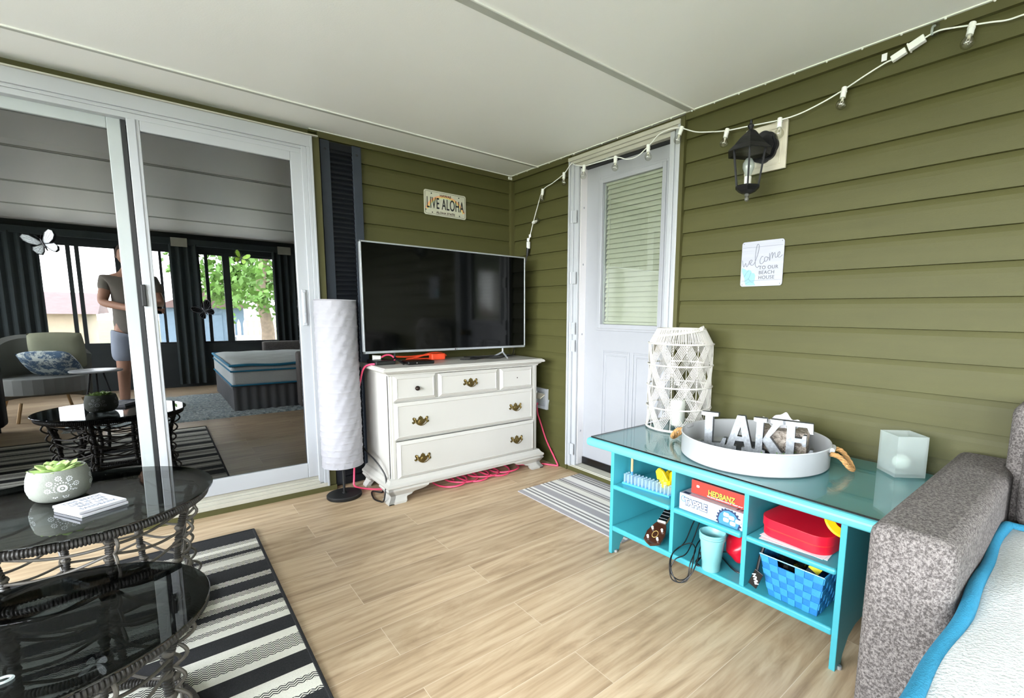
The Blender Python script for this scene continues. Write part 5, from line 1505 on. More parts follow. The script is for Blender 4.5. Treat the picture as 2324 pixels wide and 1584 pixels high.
# ------------------------------------------------------------------ sofa bed and mattress
so = thing('sofa', 'grey tweed sofa bed with square arms against the green wall at right', 'sofa', (-.50, -4.06, 0))
def cushion(x0, x1, y0, y1, z0, z1, name, m, par, r_=.03, W=True, puff=0):
    return MB().box((x0, y0, z0), (x1, y1, z1)).build(name, m, par, bevel=r_, segs=4, W=W, smooth=True)
for y0, y1 in ((-3.045, -2.880), (-5.24, -5.075)):
    cushion(-.998, -.045, y0, y1, .03, .655, 'arm', 'sofa', so, .030)
cushion(-.215, -.030, -5.10, -3.020, .10, .865, 'back', 'sofa', so, .04)
for y0, y1 in ((-4.05, -3.065), (-5.06, -4.07)):
    cushion(-.335, -.190, y0, y1, .50, .800, 'back_cushion', 'sofa', so, .045)
MB().box((-.93, -5.08, .06), (-.20, -3.04, .26)).build('base', 'sofa', so, W=True, bevel=.02)
for x, y in ((-.94, -2.93), (-.94, -5.19), (-.10, -2.93), (-.10, -5.19)):
    MB().cyl((x, y, 0), (x, y, .04), .022, 12).build('foot', 'black', so, W=True)
mb = MB()
for x in (-1.58, -1.20):
    for y in (-3.12, -4.98): mb = mb
for x in (-1.56, -1.10):
    for y in (-3.14, -4.96):
        MB().cyl((x, y, .0), (x, y, .25), .013, 10).build('fold_out_leg', 'silver', so, W=True)
MB().box((-1.60, -4.99, .25), (-.93, -4.96, .28)).box((-1.60, -3.14, .25), (-.93, -3.11, .28)).box((-1.60, -4.99, .25), (-1.57, -3.11, .28)).build('fold_out_frame', 'silver', so, W=True)
sk = MB()
def fold(pts):
    m_ = len(pts)
    return [(a, b, .004) for a, b in pts] + [(a, b, .300) for a, b in pts], [(i, i + 1, m_ + i + 1, m_ + i) for i in range(m_ - 1)]
pa = [(-1.598 + .006 * math.sin(k * .9), -4.97 + 1.86 * k / 120) for k in range(121)]
pb = [(-1.598 + .66 * k / 50, -3.098 + .006 * math.sin(k * .9)) for k in range(51)]
sk.add(*fold(pa + pb)); sk.build('valance', 'skirtgrey', so, W=True, smooth=True)
mtt = thing('mattress', 'white quilted mattress with blue piping laid over the grey sofa bed', 'mattress', (-1.0, -4.03, .285))
# rounded top slab
MX0, MX1, MY0, MY1 = -1.615, -.345, -4.985, -3.058
vs = []; fs = []; NX, NY = 40, 56
def mz(u, v):
    e = min(u, 1 - u, ) ; e2 = min(v, 1 - v)
    k = (1 - math.exp(-e * 26)) * (1 - math.exp(-e2 * 36))
    return .512 + .034 * k + .004 * math.sin(u * 21) * math.sin(v * 27) * k
def medge(u): return 0.005 * math.sin(u * 9.0) + .003 * math.sin(u * 23)
for j in range(NY + 1):
    for i in range(NX + 1):
        u, v = i / NX, j / NY
        y = MY0 + (MY1 - MY0) * v
        if v > .9: y += medge(u) * (v - .9) * 10
        vs.append((MX0 + (MX1 - MX0) * u, y, mz(u, v)))
for j in range(NY):
    for i in range(NX):
        a = j * (NX + 1) + i
        fs.append((a, a + 1, a + NX + 2, a + NX + 1))
MB().add(vs, fs).build('quilted_top', 'matt', mtt, W=True, smooth=True)
MB().box((MX0 + .006, MY0 + .006, .290), (MX1 - .006, MY1 - .014, .512)).build('core', 'matt', mtt, W=True, bevel=.03, segs=3)
def edge_loop(z, ins=0, wave=0):
    P = []
    for k in range(60): u = k / 60; P.append((MX0 + ins + (MX1 - MX0 - 2 * ins) * u, MY1 - ins + (medge(u) if wave else 0), z + (.006 * math.sin(u * 14) if wave else 0)))
    for k in range(20): P.append((MX1 - ins, MY1 + (MY0 - MY1) * k / 20 - ins, z))
    for k in range(60): u = 1 - k / 60; P.append((MX0 + ins + (MX1 - MX0 - 2 * ins) * u, MY0 + ins, z))
    for k in range(40): P.append((MX0 + ins, MY0 + (MY1 - MY0) * k / 40 + ins * 0, z))
    return P
MB().tube(edge_loop(.516, 0, 1), .0145, 10, closed=True).build('piping', 'pipe', mtt, W=True, smooth=True)
MB().tube(edge_loop(.455, .004), .009, 8, closed=True).build('piping', 'pipe', mtt, W=True, smooth=True)
MB().tube(edge_loop(.300, .004), .009, 8, closed=True).build('piping', 'pipe', mtt, W=True, smooth=True)

# ------------------------------------------------------------------ wicker glass tables
def wrap_tube(path, r_, per, mb, closed=False, n=8, amp=.22):
    """rod wrapped in rattan: ribbed radius along the path"""
    pts = [Vector(p) for p in path]
    L_ = [0]
    for a, b in zip(pts, pts[1:] + ([pts[0]] if closed else [])): L_.append(L_[-1] + (b - a).length)
    tot = L_[-1]; m = max(int(tot / per) * 3, 6)
    if closed: m -= m % 3
    out = []
    full = pts + ([pts[0]] if closed else [])
    k = 0
    cnt = m if closed else m + 1
    for i in range(cnt):
        s = tot * i / m
        while k < len(L_) - 2 and L_[k + 1] < s: k += 1
        f_ = (s - L_[k]) / max(L_[k + 1] - L_[k], 1e-9)
        out.append(full[k].lerp(full[min(k + 1, len(full) - 1)], f_))
    return mb.tube(out, lambda i, m_: r_ * (1 + (amp if i % 3 else -amp)), n, closed=closed)
def wicker_table(label, c, rg, h, flare=.0, nl=8, ph0=0.0, group=None):
    t_ = thing('wicker_table', label, 'table', (c[0], c[1], 0), 0, group)
    t_['category'] = 'table'
    MB().lathe([(.001, h - .006), (rg - .002, h - .006), (rg, h - .004), (rg, h - .002), (rg - .002, h), (.001, h)], n=96).build('glass_top', 'tableglass', t_, smooth=True)
    rw = rg - .028
    zr = h - .026
    circ = lambda r_, z, n=72: [(r_ * math.cos(2 * PI * k / n), r_ * math.sin(2 * PI * k / n), z) for k in range(n)]
    wrap_tube(circ(rw, zr), .0135, .0085, MB(), True, 10, .13).build('rim', 'wicker', t_, smooth=True)
    rb_ = rw * .80 
    # cage narrows at the waist and widens again towards the base ring
    def rad(z):
        k = (zr - z) / zr
        return rw - .020 - .045 * math.sin(PI * min(k, 1)) + flare * k
    wrap_tube(circ(rad(.016), .018), .0115, .0085, MB(), True, 10, .13).build('base_ring', 'wicker', t_, smooth=True)
    angs = [ph0 + 2 * PI * k / nl for k in range(nl)]
    for a in angs:
        P = [(rad(z) * math.cos(a), rad(z) * math.sin(a), z) for z in [zr - (zr - .02) * k / 14 for k in range(15)]]
        wrap_tube(P, .0098, .0085, MB(), False, 8, .15).build('leg', 'wicker', t_, smooth=True)
    # sagging strands tied from leg to leg and side loops
    levels = [zr - .045, zr - .105, zr - .165, zr - .225, zr - .285, zr - .34]
    for li, z0 in enumerate(levels):
        if z0 < .05: continue
        mb = MB()
        for k, a in enumerate(angs):
            a2 = angs[(k + 1) % nl] + (2 * PI if k == nl - 1 else 0)
            P = []
            for s in range(9):
                f_ = s / 8; aa = a + (a2 - a) * f_
                z = z0 + .030 * (f_ if (k + li) % 2 else 1 - f_) - .020 * math.sin(PI * f_)
                r_ = rad(z) + .006 - .018 * math.sin(PI * f_)
                P.append((r_ * math.cos(aa), r_ * math.sin(aa), z))
            mb.tube(curve_pts(P, 2), .0046, 7)
            # knot at the leg
            mb.sphere((rad(z0) * math.cos(a), rad(z0) * math.sin(a), z0 + .012), .0145, 8, 6, (1, 1, .8))
        mb.build('strand_band', 'wicker_thin', t_, smooth=True)
    for a in angs:
        mb = MB()
        P = []
        zt = zr - .012; nloop = int((zr - .06) / .062)
        for k in range(nloop):
            for s in range(8):
                f_ = s / 8
                z = zt - (k + f_) * .062
                r_ = rad(z) + .010 + .026 * math.sin(PI * f_)
                P.append((r_ * math.cos(a + .03), r_ * math.sin(a + .03), z))
        mb.tube(P, .0048, 7)
        mb.build('side_loop', 'wicker_thin', t_, smooth=True)
    return t_
wicker_table('taller round dark wicker table with glass top holding the potted succulent', (-2.442, -.985), .366, .4765, .0, 8, -.50, 'nesting wicker tables')
wicker_table('lower round dark wicker table with empty glass top in front of the taller one', (-2.451, -1.640), .311, .3700, .0, 8, -.35, 'nesting wicker tables')
tag(MB().tube(curve_pts([(-.02, 0, .003), (-.008, .008, .003), (.010, .010, .003), (.020, .0, .003), (.010, -.010, .003), (-.008, -.008, .003)], 6, closed=True), .0028, 8, closed=True).build('glass_ring', 'frost', loc=(-2.495, -1.815, .3705), smooth=True), 'small clear ring lying on the lower wicker table', 'ring')

# ------------------------------------------------------------------ succulent pot
pt = thing('succulent_pot', 'green succulent in a round grey concrete pot with white flower prints on the taller table', 'potted plant', (-2.487, -.912, .477))
def potr(z):
    P = [(0, .052), (.004, .060), (.018, .072), (.045, .079), (.075, .077), (.100, .071), (.106, .068)]
    for (a, b), (c, d) in zip(P, P[1:]):
        if a <= z <= c: return b + (d - b) * (z - a) / (c - a)
    return .068
MB().lathe([(.001, 0), (.052, 0), (.060, .004), (.067, .010), (.072, .018), (.077, .032), (.079, .046), (.0785, .062), (.077, .076), (.0735, .092), (.070, .103), (.067, .107), (.063, .105), (.060, .092), (.001, .090)], n=64).build('pot', 'concrete', pt, smooth=True)
def on_pot(a0, z0, u, v, o_=.0006):
    z = z0 + v; r_ = potr(min(max(z, 0), .106)) + o_
    a = a0 + u / .078
    return (r_ * math.cos(a), r_ * math.sin(a), z)
def petal(mb, a0, z0, u, v, ang, l_, w_):
    P = []
    for k in range(8):
        t_ = 2 * PI * k / 8
        pu, pv = l_ * math.cos(t_) * .5, w_ * math.sin(t_) * .5
        uu = u + pu * math.cos(ang) - pv * math.sin(ang); vv = v + pu * math.sin(ang) + pv * math.cos(ang)
        P.append(on_pot(a0, z0, uu, vv))
    o_ = len(mb.v)
    mb.v += P; mb.f.append(tuple(o_ + i for i in range(8))); mb.mi.append(0)
def flower(mb, a0, z0, u, v, r_, n=8, c=True):
    for k in range(n):
        a = 2 * PI * k / n
        petal(mb, a0, z0, u + r_ * .70 * math.cos(a), v + r_ * .70 * math.sin(a), a, r_ * .5, r_ * .42)
    if c: petal(mb, a0, z0, u, v, 0, r_ * .42, r_ * .42)
cam_a = math.atan2(CY + .905, CX + 2.5)
for m_ in range(4):
    a0 = cam_a + .06 + m_ * PI / 2
    mb = MB()
    flower(mb, a0, .050, 0, 0, .0135, 14)
    for k in range(18):
        a = 2 * PI * k / 18
        petal(mb, a0, .050, .0195 * math.cos(a), .0195 * math.sin(a), a, .0052, .0042)
    for k in range(10):
        a = 2 * PI * k / 10 + .3
        petal(mb, a0, .050, .0255 * math.cos(a), .0255 * math.sin(a), a, .0036, .0036)
    for k in range(8):
        a = 2 * PI * k / 8 + .2
        flower(mb, a0, .053, .0350 * math.cos(a), .0315 * math.sin(a), .0092, 8)
    mb.build('flower_print', 'floral', pt)
plant = MB().sphere((0, 0, .094), .012, 10, 6).build('succulent', 'succ', pt)
rnd = random.Random(4)
for ring, (n, r_, el, L_, w_) in enumerate(((8, .014, .22, .058, .038), (7, .011, .48, .048, .034), (6, .007, .80, .036, .028), (4, .003, 1.15, .024, .020))):
    for k in range(n):
        a = 2 * PI * k / n + ring * .4 + rnd.uniform(-.12, .12); e_ = el + rnd.uniform(-.1, .1)
        mb = MB(); vs = []; fs = []
        NS = 9
        for s in range(NS):
            t_ = s / (NS - 1)
            wd = w_ * .5 * math.sin(PI * min(1, .14 + t_ * .80)) ** .55 * (1 if t_ < .97 else .25)
            th = .0070 * math.sin(PI * min(1, .15 + t_ * .85)) + .0008
            rr_ = r_ + L_ * t_ * math.cos(e_); zz_ = .088 + L_ * t_ * math.sin(e_) + .008 * t_ * t_
            for q in range(8):
                b_ = 2 * PI * q / 8
                lx = wd * math.cos(b_); lz = th * math.sin(b_) + (abs(lx) / (w_ * .5)) ** 2 * .003
                vs.append((rr_ * math.cos(a) - lx * math.sin(a), rr_ * math.sin(a) + lx * math.cos(a), zz_ + lz))
        for s in range(NS - 1):
            for q in range(8): fs.append((8 * s + q, 8 * s + (q + 1) % 8, 8 * s + 8 + (q + 1) % 8, 8 * s + 8 + q))
        fs.append(tuple(range(8))); fs.append(tuple(8 * (NS - 1) + q for q in range(8)))
        mb.add(vs, fs).build('leaf', 'succ', plant, smooth=True)

# books / cards: corners (-2.49,-1.02) (-2.427,-1.207) (-2.322,-1.101) (-2.379,-.948)
for k, (z, dx, rz_, lab) in enumerate(((.477, .003, .98, 'white coaster block underneath the lettered one beside the succulent pot'), (.4875, 0, .93, 'white coaster block printed with grey capitals, on top of its pair'))):
    t_ = thing('coaster', lab, 'coaster', (-2.403 + dx, -1.093 - dx, z), rotz=.515 + (0 if k else .02))
    MB().box((-.061, -.0705, .0), (.061, .0705, .0085)).build('block', 'bookwhite', t_, bevel=.0012)
    if k:
        for i, s_ in enumerate(('THIS BEACH', 'LIFE IS THE', 'BEST LIFE', 'SANDBANK')):
            text('lettering', s_, .026, 'palegrey', t_, (.0, .044 - .030 * i, .0088), (1, 0, 0), (0, 1, 0), depth=.0002, track=1.15, sx=.60, bold=.0004)

# ------------------------------------------------------------------ butterflies on the glass
def butterfly(label, m, loc, sc, rot, m2='ink', flip=1, lift=.5):
    t_ = thing('butterfly_decal', label, 'butterfly', loc)
    up = [(0, .004), (.010, .020), (.026, .040), (.044, .048), (.054, .040), (.052, .024), (.040, .010), (.020, .0)]
    lo = [(0, .002), (.020, -.002), (.036, -.004), (.042, -.016), (.036, -.030), (.024, -.036), (.012, -.026), (.004, -.010)]
    for s in (-1, 1):
        ro = Matrix.Rotation(rot, 4, 'Y') @ Matrix.Rotation(-s * lift, 4, 'Z')
        for P in (up, lo):
            w_ = MB().prism([(s * a * sc, b * sc) for a, b in P], 1, -.0006, .0006).xf(ro).build('wing', m, t_)
            cx_, cy_ = sum(a for a, b in P) / len(P), sum(b for a, b in P) / len(P)
            mb = MB()
            for a, b in P: mb.tube([(0, -.0008, 0), (s * (cx_ + (a - cx_) * .9) * sc, -.0008, (cy_ + (b - cy_) * .9) * sc)], .0004, 4)
            mb.tube([(s * a * sc, -.0004, b * sc) for a, b in P], .0011 * sc, 5, closed=True)
            mb.xf(ro).build('vein', m2, w_)
    MB().tube([(0, 0, -.026 * sc), (0, -.002, -.010 * sc), (0, -.003, .010 * sc), (0, -.001, .022 * sc)], lambda i, m_: (.0012, .0032, .0034, .0016)[i] * sc, 8).xf(Matrix.Rotation(rot, 4, 'Y')).build('body', m2, t_)
    for s in (-1, 1): MB().tube([(0, 0, .020 * sc), (s * .006 * sc, -.003, .032 * sc), (s * .012 * sc, -.004, .040 * sc)], .0005, 4).xf(Matrix.Rotation(rot, 4, 'Y')).build('antenna', m2, t_)
MT['bfly_white'] = mat('silvery_white_wing', (170, 176, 182), .6, var=.25, scale=160)
MT['bfly_black'] = mat('black_wing', (2, 2, 2), .9, spec=.02, var=.1)
MT['bfly_green'] = mat('yellow_green_wing', (120, 158, 40), .5, var=.35, scale=120)
butterfly('silvery white butterfly decal on the left sliding pane', 'bfly_white', (-2.552, -.010, 1.40), 1.12, -.35)
butterfly('green and black butterfly decal on the upper right sliding pane', 'bfly_green', (-1.818, -.056, 1.395), .75, .35)
butterfly('black butterfly decal low on the right sliding pane', 'bfly_black', (-1.995, -.056, 1.110), .95, -.55)

# ------------------------------------------------------------------ rest of the room, seen in the glass
shag = thing('shag_rug', 'pale blue-grey shag rug behind the camera, reflected in the sliding door', 'rug', (-1.75, -3.75, 0))
vs = []; fs = []; NX, NY = 80, 56
for j in range(NY + 1):
    for i in range(NX + 1):
        vs.append((-1.15 + 2.3 * i / NX + random.uniform(-.008, .008), -.90 + 1.8 * j / NY + random.uniform(-.008, .008), .010 + random.uniform(0, .012) if 0 < i < NX and 0 < j < NY else .001))
for j in range(NY):
    for i in range(NX):
        a = j * (NX + 1) + i; fs.append((a, a + 1, a + NX + 2, a + NX + 1))
MB().add(vs, fs).build('pile', 'shag', shag)
stb = thing('side_table', 'small round white side table reflected in the sliding door', 'side table', (-2.66, -3.30, 0))
MB().lathe([(.001, .50), (.19, .50), (.195, .505), (.195, .513), (.19, .516), (.001, .516)], n=40).build('table_top', 'enamel', stb, smooth=True)
for k in range(3):
    a = 2 * PI * k / 3 + .4
    MB().tube([(.05 * math.cos(a), .05 * math.sin(a), .50), (.15 * math.cos(a), .15 * math.sin(a), 0.004)], .008, 8).build('leg', 'black', stb)
ac = thing('armchair', 'grey curved tub armchair reflected in the left sliding pane', 'armchair', (-3.10, -3.95, 0), rotz=-.35)
P = []
vs = []; fs = []
NA = 28
for k in range(NA + 1):
    a = PI * (1.02) * k / NA + PI * 1.0 - .03
    hgt = .62 + .20 * math.sin(PI * k / NA)
    for r_, z in ((.36, .18), (.37, .40), (.385, hgt), (.345, hgt + .015), (.30, hgt - .02), (.29, .40), (.28, .18)):
        vs.append((r_ * math.cos(a), r_ * math.sin(a), z))
for k in range(NA):
    for j in range(7): fs.append((7 * k + j, 7 * k + (j + 1) % 7, 7 * k + 7 + (j + 1) % 7, 7 * k + 7 + j))
fs.append(tuple(range(7))); fs.append(tuple(7 * NA + j for j in range(7)))
MB().add(vs, fs).build('backrest', 'chair', ac, smooth=True)
MB().prism([(.33 * math.cos(a), .30 * math.sin(a) + .02) for a in [2 * PI * k / 28 for k in range(28)]], 2, .26, .42).build('seat', 'chair', ac, bevel=.03, segs=3)
for x, y in ((-.22, -.22), (.22, -.22), (-.22, .22), (.22, .22)): MB().cyl((x, y, .19), (x * 1.2, y * 1.2, 0.004), .014, 8).build('leg', 'wood', ac)
for k, (x, y, z, m, lab, rz_) in enumerate(((-3.02, -3.90, .475, 'pillow', 'blue and white leaf print pillow on the grey armchair', .3), (-2.98, -4.02, .60, 'pillow2', 'sage green cushion at the back of the grey armchair', .1))):
    mb = MB(); n_ = 18; vs = []; fs = []
    for s_ in (1, -1):
        for j in range(n_ + 1):
            for i in range(n_ + 1):
                u, v = i / n_ * 2 - 1, j / n_ * 2 - 1
                th = .07 * max(0, (1 - u ** 4) * (1 - v ** 4)) ** .6
                vs.append((u * .21 * (1 - .06 * v * v), s_ * th, v * .20 * (1 - .06 * u * u)))
    for s_ in range(2):
        o_ = s_ * (n_ + 1) ** 2
        for j in range(n_):
            for i in range(n_): a = o_ + j * (n_ + 1) + i; fs.append((a, a + 1, a + n_ + 2, a + n_ + 1))
    o = mb.add(vs, fs).xf(Matrix.Rotation(-.9 if k == 0 else -.25, 4, 'X')).build('pillow', m, loc=(x, y, z + .07), rotz=rz_, smooth=True)
    tag(o, lab, 'pillow')
def curtain(x0, x1, y, label, axis=0, z0=.05, z1=2.02):
    pts = []; n_ = int(abs(x1 - x0) / .012)
    for k in range(n_ + 1):
        s = x0 + (x1 - x0) * k / n_
        pts.append((s, y + .022 * math.sin(k * .85) + .008 * math.sin(k * .31)))
    if axis: pts = [(b, a) for a, b in pts]
    m_ = len(pts)
    vs = [(a, b, z0) for a, b in pts] + [(a, b, z1) for a, b in pts]
    o = MB().add(vs, [(i, i + 1, m_ + i + 1, m_ + i) for i in range(m_ - 1)]).build('curtain', 'curtain', smooth=True)
    return tag(o, label, 'curtain', 'dark curtains by the windows behind the camera')
curtain(-1.97, -1.66, YB + .07, 'dark curtain hanging between the rear windows, reflected in the right pane')
curtain(-.74, -.42, YB + .07, 'dark curtain at the right end of the rear windows, reflected in the glass')
curtain(-4.0, -3.20, YB + .07, 'pleated dark curtain at the left end of the rear windows')
curtain(-5.45, -5.15, XL + .07, 'dark curtain on the side window nearest the rear corner', 1)
curtain(-2.25, -1.95, XL + .07, 'dark curtain between the side windows left of the camera', 1)
vl = thing('curtain_valance', 'dark curtain rail cover above the rear windows with pale brackets', 'valance', (-1.9, YB + .06, 2.02))
MB().box((-2.0, -.03, -.02), (1.7, .03, .07)).build('rail_cover', 'curtain', vl, bevel=.006)
for x in (.02, 1.30): MB().box((x - .06, .030, -.045), (x + .12, .045, .075)).build('bracket', 'cream', vl, bevel=.004)

ls = thing('loveseat', 'dark grey loveseat along the side wall, reflected low in the left pane', 'sofa', (-3.72, -2.35, 0))
MB().box((-.46, -.78, .05), (.44, .78, .42)).build('base', 'darkfabric', ls, bevel=.04, segs=3)
MB().box((-.56, -.78, .05), (-.34, .78, .84)).build('back', 'darkfabric', ls, bevel=.05, segs=3)
for y in (-.86, .86): MB().box((-.56, y - .09, .05), (.46, y + .09, .62)).build('arm', 'darkfabric', ls, bevel=.04, segs=3)
for y in (-.39, .39): MB().box((-.32, y - .375, .42), (.45, y + .375, .52)).build('seat_cushion', 'darkfabric', ls, bevel=.035, segs=3)
for x, y in ((-.5, -.86), (.4, -.86), (-.5, .86), (.4, .86)): MB().cyl((x, y, 0), (x, y, .06), .02, 10).build('foot', 'black', ls)

# the person taking the photograph, standing behind the camera
def skin_body(name, m, parent, verts, edges, radii, root=0, sub=2):
    me = bpy.data.meshes.new(name); me.from_pydata(verts, edges, []); me.materials.append(MT[m])
    o = bpy.data.objects.new(name, me); COL.objects.link(o); o.parent = parent
    md = o.modifiers.new('skin', 'SKIN'); md.use_smooth_shade = True
    for i, r_ in enumerate(radii):
        rr_ = r_ if isinstance(r_, tuple) else (r_, r_)
        me.skin_vertices[0].data[i].radius = rr_
        me.skin_vertices[0].data[i].use_root = (i == root)
    if sub:
        sb = o.modifiers.new('sub', 'SUBSURF'); sb.levels = sub; sb.render_levels = sub
    return o
pe = thing('person', 'person in taupe shirt and pale shorts holding a phone up, reflected in the sliding door', 'person', (-2.36, -3.60, 0))
# verts: local coordinates, facing +y and slightly +x
V_ = [(0, 0, .93), (0, -.01, 1.10), (0, .0, 1.30), (0, -.01, 1.42), (0, .005, 1.50), (0, .015, 1.57),            # 0-5 pelvis..neck..head base
      (.17, -.01, 1.40), (.23, .05, 1.16), (.16, .26, 1.13), (.135, .325, 1.125),                                # 6-9 right arm
      (-.17, -.01, 1.40), (-.22, .06, 1.17), (-.02, .26, 1.12), (.035, .325, 1.115),                              # 10-13 left arm
      (.09, 0, .88), (.11, .015, .50), (.12, -.01, .09), (.125, .10, .03), (.127, .17, .025),                      # 14-18 right leg
      (-.09, 0, .88), (-.11, .015, .50), (-.13, -.01, .09), (-.14, .10, .03), (-.145, .17, .025)]                  # 19-23 left leg
E_ = [(0, 1), (1, 2), (2, 3), (3, 4), (4, 5), (3, 6), (6, 7), (7, 8), (8, 9), (3, 10), (10, 11), (11, 12), (12, 13), (0, 14), (14, 15), (15, 16), (16, 17), (17, 18), (0, 19), (19, 20), (20, 21), (21, 22), (22, 23)]
Rr = [(.15, .11), (.135, .10), (.15, .11), (.12, .08), .055, .052, .062, .045, .034, .028, .062, .045, .034, .028, .085, .060, .042, .04, .03, .085, .060, .042, .04, .03]
body = skin_body('body', 'skin', pe, V_, E_, Rr, 0)
shirt_idx = [0, 1, 2, 3, 6, 10]
skin_body('shirt', 'shirt', pe, [(0, 0, .78), (0, -.01, 1.04), (0, 0, 1.30), (0, -.01, 1.41), (.175, -.01, 1.40), (.215, .028, 1.26), (-.175, -.01, 1.40), (-.205, .03, 1.26)],
          [(0, 1), (1, 2), (2, 3), (3, 4), (4, 5), (3, 6), (6, 7)], [(.185, .135), (.165, .125), (.175, .130), (.135, .095), .080, .070, .080, .070], 0)
skin_body('shorts', 'shorts', pe, [(0, 0, .98), (.095, 0, .84), (.108, .01, .54), (-.095, 0, .84), (-.108, .01, .54)], [(0, 1), (1, 2), (0, 3), (3, 4)], [(.175, .13), .105, .098, .105, .098], 0)
# head with face
mb = MB().sphere((0, .03, 1.655), 1, 28, 20, (.076, .094, .115))
nv = []
for x, y, z in mb.v:
    dz = z - 1.655
    if dz < -.03: x *= 1 - (.03 + abs(dz) - .03) * 2.4 + .07; y = .03 + (y - .03) * (1 - (abs(dz) - .03) * 1.2)
    if y > .09 and abs(x) < .05 and -.005 < dz < .03: y -= .007                     # eye hollows
    if y > .09 and abs(x) < .016 and -.035 < dz < .015: y += .014                    # nose
    if y > .08 and abs(x) < .03 and -.070 < dz < -.052: y += .004                    # lips
    nv.append((x, y, z))
mb.v = nv
head = mb.build('head', 'skin', pe, smooth=True)
for s in (-1, 1):
    MB().sphere((s * .029, .113, 1.668), .0105, 12, 8).build('eye', 'pearl', head, smooth=True)
    MB().sphere((s * .077, .025, 1.650), .022, 12, 8, (.35, .7, 1.15)).build('ear', 'skin', head, smooth=True)
MB().tube(curve_pts([(-.024, .114, 1.598), (0, .120, 1.600), (.024, .114, 1.598)], 5), .004, 6).build('mouth', 'peach', head, smooth=True)
mb = MB().sphere((0, .015, 1.680), 1, 26, 16, (.088, .103, .110))
mb.v = [(x, (y if (z > 1.715 or y < .04) else .04 + (y - .04) * .25), z) for x, y, z in mb.v]
mb.build('hair', 'hair', pe, smooth=True)
# phone: its back faces the room, the lens sits at the camera
fwd = Vector((R[2][0], R[2][1], R[2][2]))
rt = Vector((R[0][0], R[0][1], R[0][2]))
phc = Vector((CX, CY, CZ)) - fwd * .030 - Vector((-2.36, -3.60, 0))
ph = thing('phone', 'dark phone held up in the hands of the photographer', 'phone', tuple(Vector((CX, CY, CZ)) - fwd * .030))
upv = rt.cross(fwd)
mr = Matrix([[rt[0], fwd[0], upv[0], 0], [rt[1], fwd[1], upv[1], 0], [rt[2], fwd[2], upv[2], 0], [0, 0, 0, 1]])
MB().box((-.015, -.004, -.062), (.135, .004, .012)).xf(mr).build('body', 'gloss_black', ph, bevel=.003)
MB().box((-.012, -.0045, -.058), (.131, -.004, .009)).xf(mr).build('screen', 'screen', ph)
# hands: palm and five fingers each, gripping the phone ends
def hand(parent, wrist, c, side):
    """c: grip centre in the person frame; side +1 right, -1 left"""
    mb_v = [tuple(wrist), tuple((Vector(wrist) + Vector(c)) / 2), tuple(c)]
    edges = [(0, 1), (1, 2)]; rad = [.026, (.030, .020), (.034, .018)]
    o = skin_body('hand', 'skin', parent, mb_v, edges, rad, 0)
    for k, (L_, dz) in enumerate(((.030, .018), (.034, .006), (.032, -.007), (.026, -.019))):
        a = Vector(c) + upv * dz
        p1 = a + fwd * .020 - rt * side * .004
        p2 = p1 + fwd * .012 - rt * side * .014
        p3 = p2 - rt * side * L_ * .6 - fwd * .004
        skin_body('finger', 'skin', o, [tuple(a), tuple(p1), tuple(p2), tuple(p3)], [(0, 1), (1, 2), (2, 3)], [.0095, .009, .0085, .0075], 0, 1)
    a = Vector(c) + upv * .012
    p1 = a - rt * side * .016 - fwd * .010; p2 = p1 - rt * side * .022 + fwd * .004
    skin_body('thumb', 'skin', o, [tuple(a), tuple(p1), tuple(p2)], [(0, 1), (1, 2)], [.011, .010, .009], 0, 1)
phl = Vector((CX, CY, CZ)) - fwd * .030 - Vector((-2.36, -3.60, 0))
hand(pe, V_[9], phl + rt * .150 - upv * .028 - fwd * .008, 1)
hand(pe, V_[13], phl - rt * .034 - upv * .028 - fwd * .008, -1)

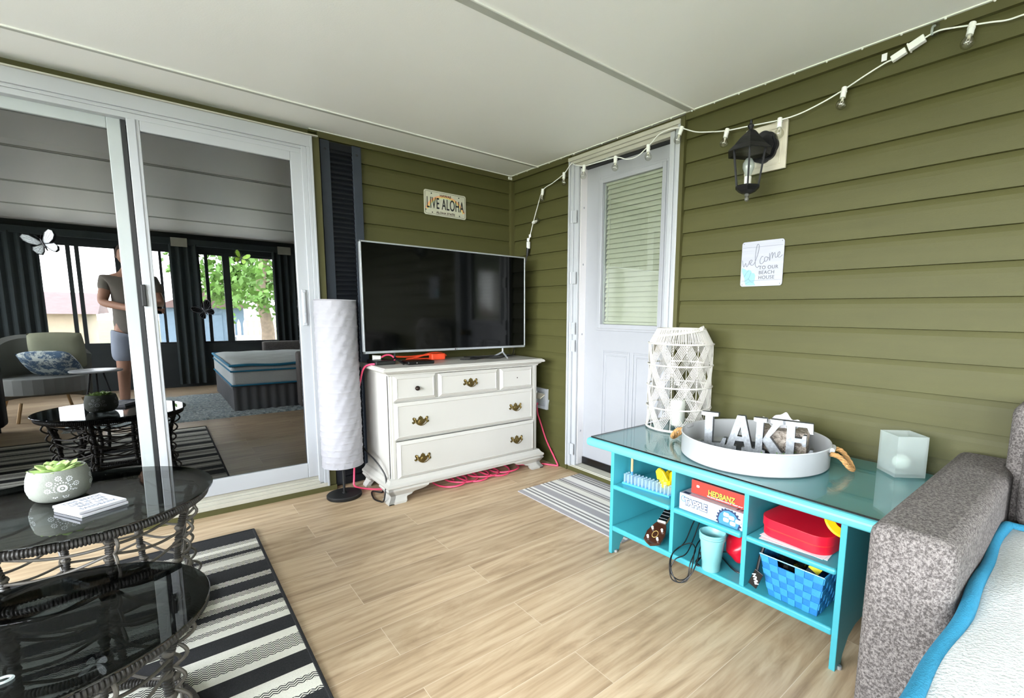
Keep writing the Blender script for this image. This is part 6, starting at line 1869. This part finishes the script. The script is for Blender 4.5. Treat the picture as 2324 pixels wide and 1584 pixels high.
# ------------------------------------------------------------------ outside
GZ0 = -.45
o = struct(MB().box((-60, -80, GZ0 - .1), (60, 60, GZ0)).build('ground', 'grass'))
o = struct(MB().box((-30, -13.6, GZ0), (30, -10.4, GZ0 + .02)).build('road', 'gravel'))
o = struct(MB().box((-9.5, -9.6, GZ0), (1, 3, GZ0 + .03)).build('bounce_slab', 'bounce_slab'))  # unseen pale slab added to bounce more daylight into the room
def tree(label, x, y, h_, r_, seed, n=2600):
    rnd = random.Random(seed)
    t_ = thing('tree', label, 'tree', (x, y, GZ0), 0)
    mb = MB().tube(curve_pts([(0, 0, 0), (.06, .02, h_ * .2), (-.05, 0, h_ * .4), (.1, .05, h_ * .62), (.0, 0, h_ * .85)], 4), lambda i, m: .17 * (1 - .8 * i / m) + .01, 10)
    for k in range(9):
        a = rnd.uniform(0, 6.28); z = h_ * rnd.uniform(.3, .75)
        mb.tube(curve_pts([(0, 0, z), (r_ * .4 * math.cos(a), r_ * .4 * math.sin(a), z + h_ * .06), (r_ * .8 * math.cos(a), r_ * .8 * math.sin(a), z + h_ * .12)], 3), .035, 6)
    mb.build('trunk', 'bark', t_, smooth=True)
    mb = MB()
    cl = [(rnd.gauss(0, r_ * .42), rnd.gauss(0, r_ * .42), h_ * rnd.uniform(.30, 1.0)) for _ in range(46)]
    for k in range(n):
        c = rnd.choice(cl)
        p = Vector((c[0] + rnd.gauss(0, .28), c[1] + rnd.gauss(0, .28), c[2] + rnd.gauss(0, .17)))
        s = rnd.uniform(.05, .11); u = Vector((rnd.gauss(0, 1), rnd.gauss(0, 1), rnd.gauss(0, 1))).normalized(); v = u.orthogonal().normalized()
        mb.add([p - u * s, p + v * s * .6, p + u * s, p - v * s * .6], [(0, 1, 2, 3)])
    mb.build('foliage', 'leaf', t_)
tree('leafy green tree outside the rear window, beside the shed', .0, -11.4, 5.2, 2.6, 11, 6500)
shd = thing('garden_shed', 'blue-grey garden shed across the lane seen in the glass reflection', 'shed', (-1.05, -15.2, GZ0))
MB().box((-1.0, -1.0, 0), (.95, 1.0, 1.62)).build('wall', 'shed', shd)
MB().prism([(-1.15, 1.60), (1.1, 1.60), (0, 2.15)], 1, -1.15, 1.15).build('roof', 'roofing', shd)
MB().box((-.3, .99, 0), (.4, 1.03, 1.4)).build('door', 'shed', shd)
pf = thing('picket_fence', 'white picket fence across the lane by the tree', 'fence', (.9, -14.2, GZ0))
for k in range(14):
    x = -1.3 + .15 * k
    MB().prism([(x - .045, 0), (x + .045, 0), (x + .045, 1.15), (x, 1.28), (x - .045, 1.15)], 1, -.012, .012).build('picket', 'picket', pf)
for z in (.35, .95): MB().box((-1.4, -.04, z), (.75, -.012, z + .08)).build('rail', 'picket', pf)
ut = thing('utility_box', 'white utility box on the gravel by the shed', 'box', (-.05, -13.9, GZ0))
MB().box((-.3, -.25, .02), (.3, .25, .75)).build('cabinet', 'picket', ut, bevel=.03)
MB().box((-.33, -.28, .75), (.33, .28, .80)).build('lid', 'picket', ut, bevel=.02)
hs_ = thing('cottage', 'tan mobile cottage with brown roof across the lane', 'house', (-5.6, -17.0, GZ0))
MB().box((-3.2, -2, 0), (2.0, 2, 1.45)).build('wall', 'cottage', hs_)
MB().prism([(-2.3, 1.40), (2.3, 1.40), (0, 2.0)], 0, -3.5, 2.3).build('roof', 'roofing', hs_)
MB().box((-1.6, 1.99, .5), (-.6, 2.04, 1.25)).build('window_frame', 'picket', hs_)
MB().box((.5, 1.99, .02), (1.2, 2.04, 1.35)).build('door', 'picket', hs_)
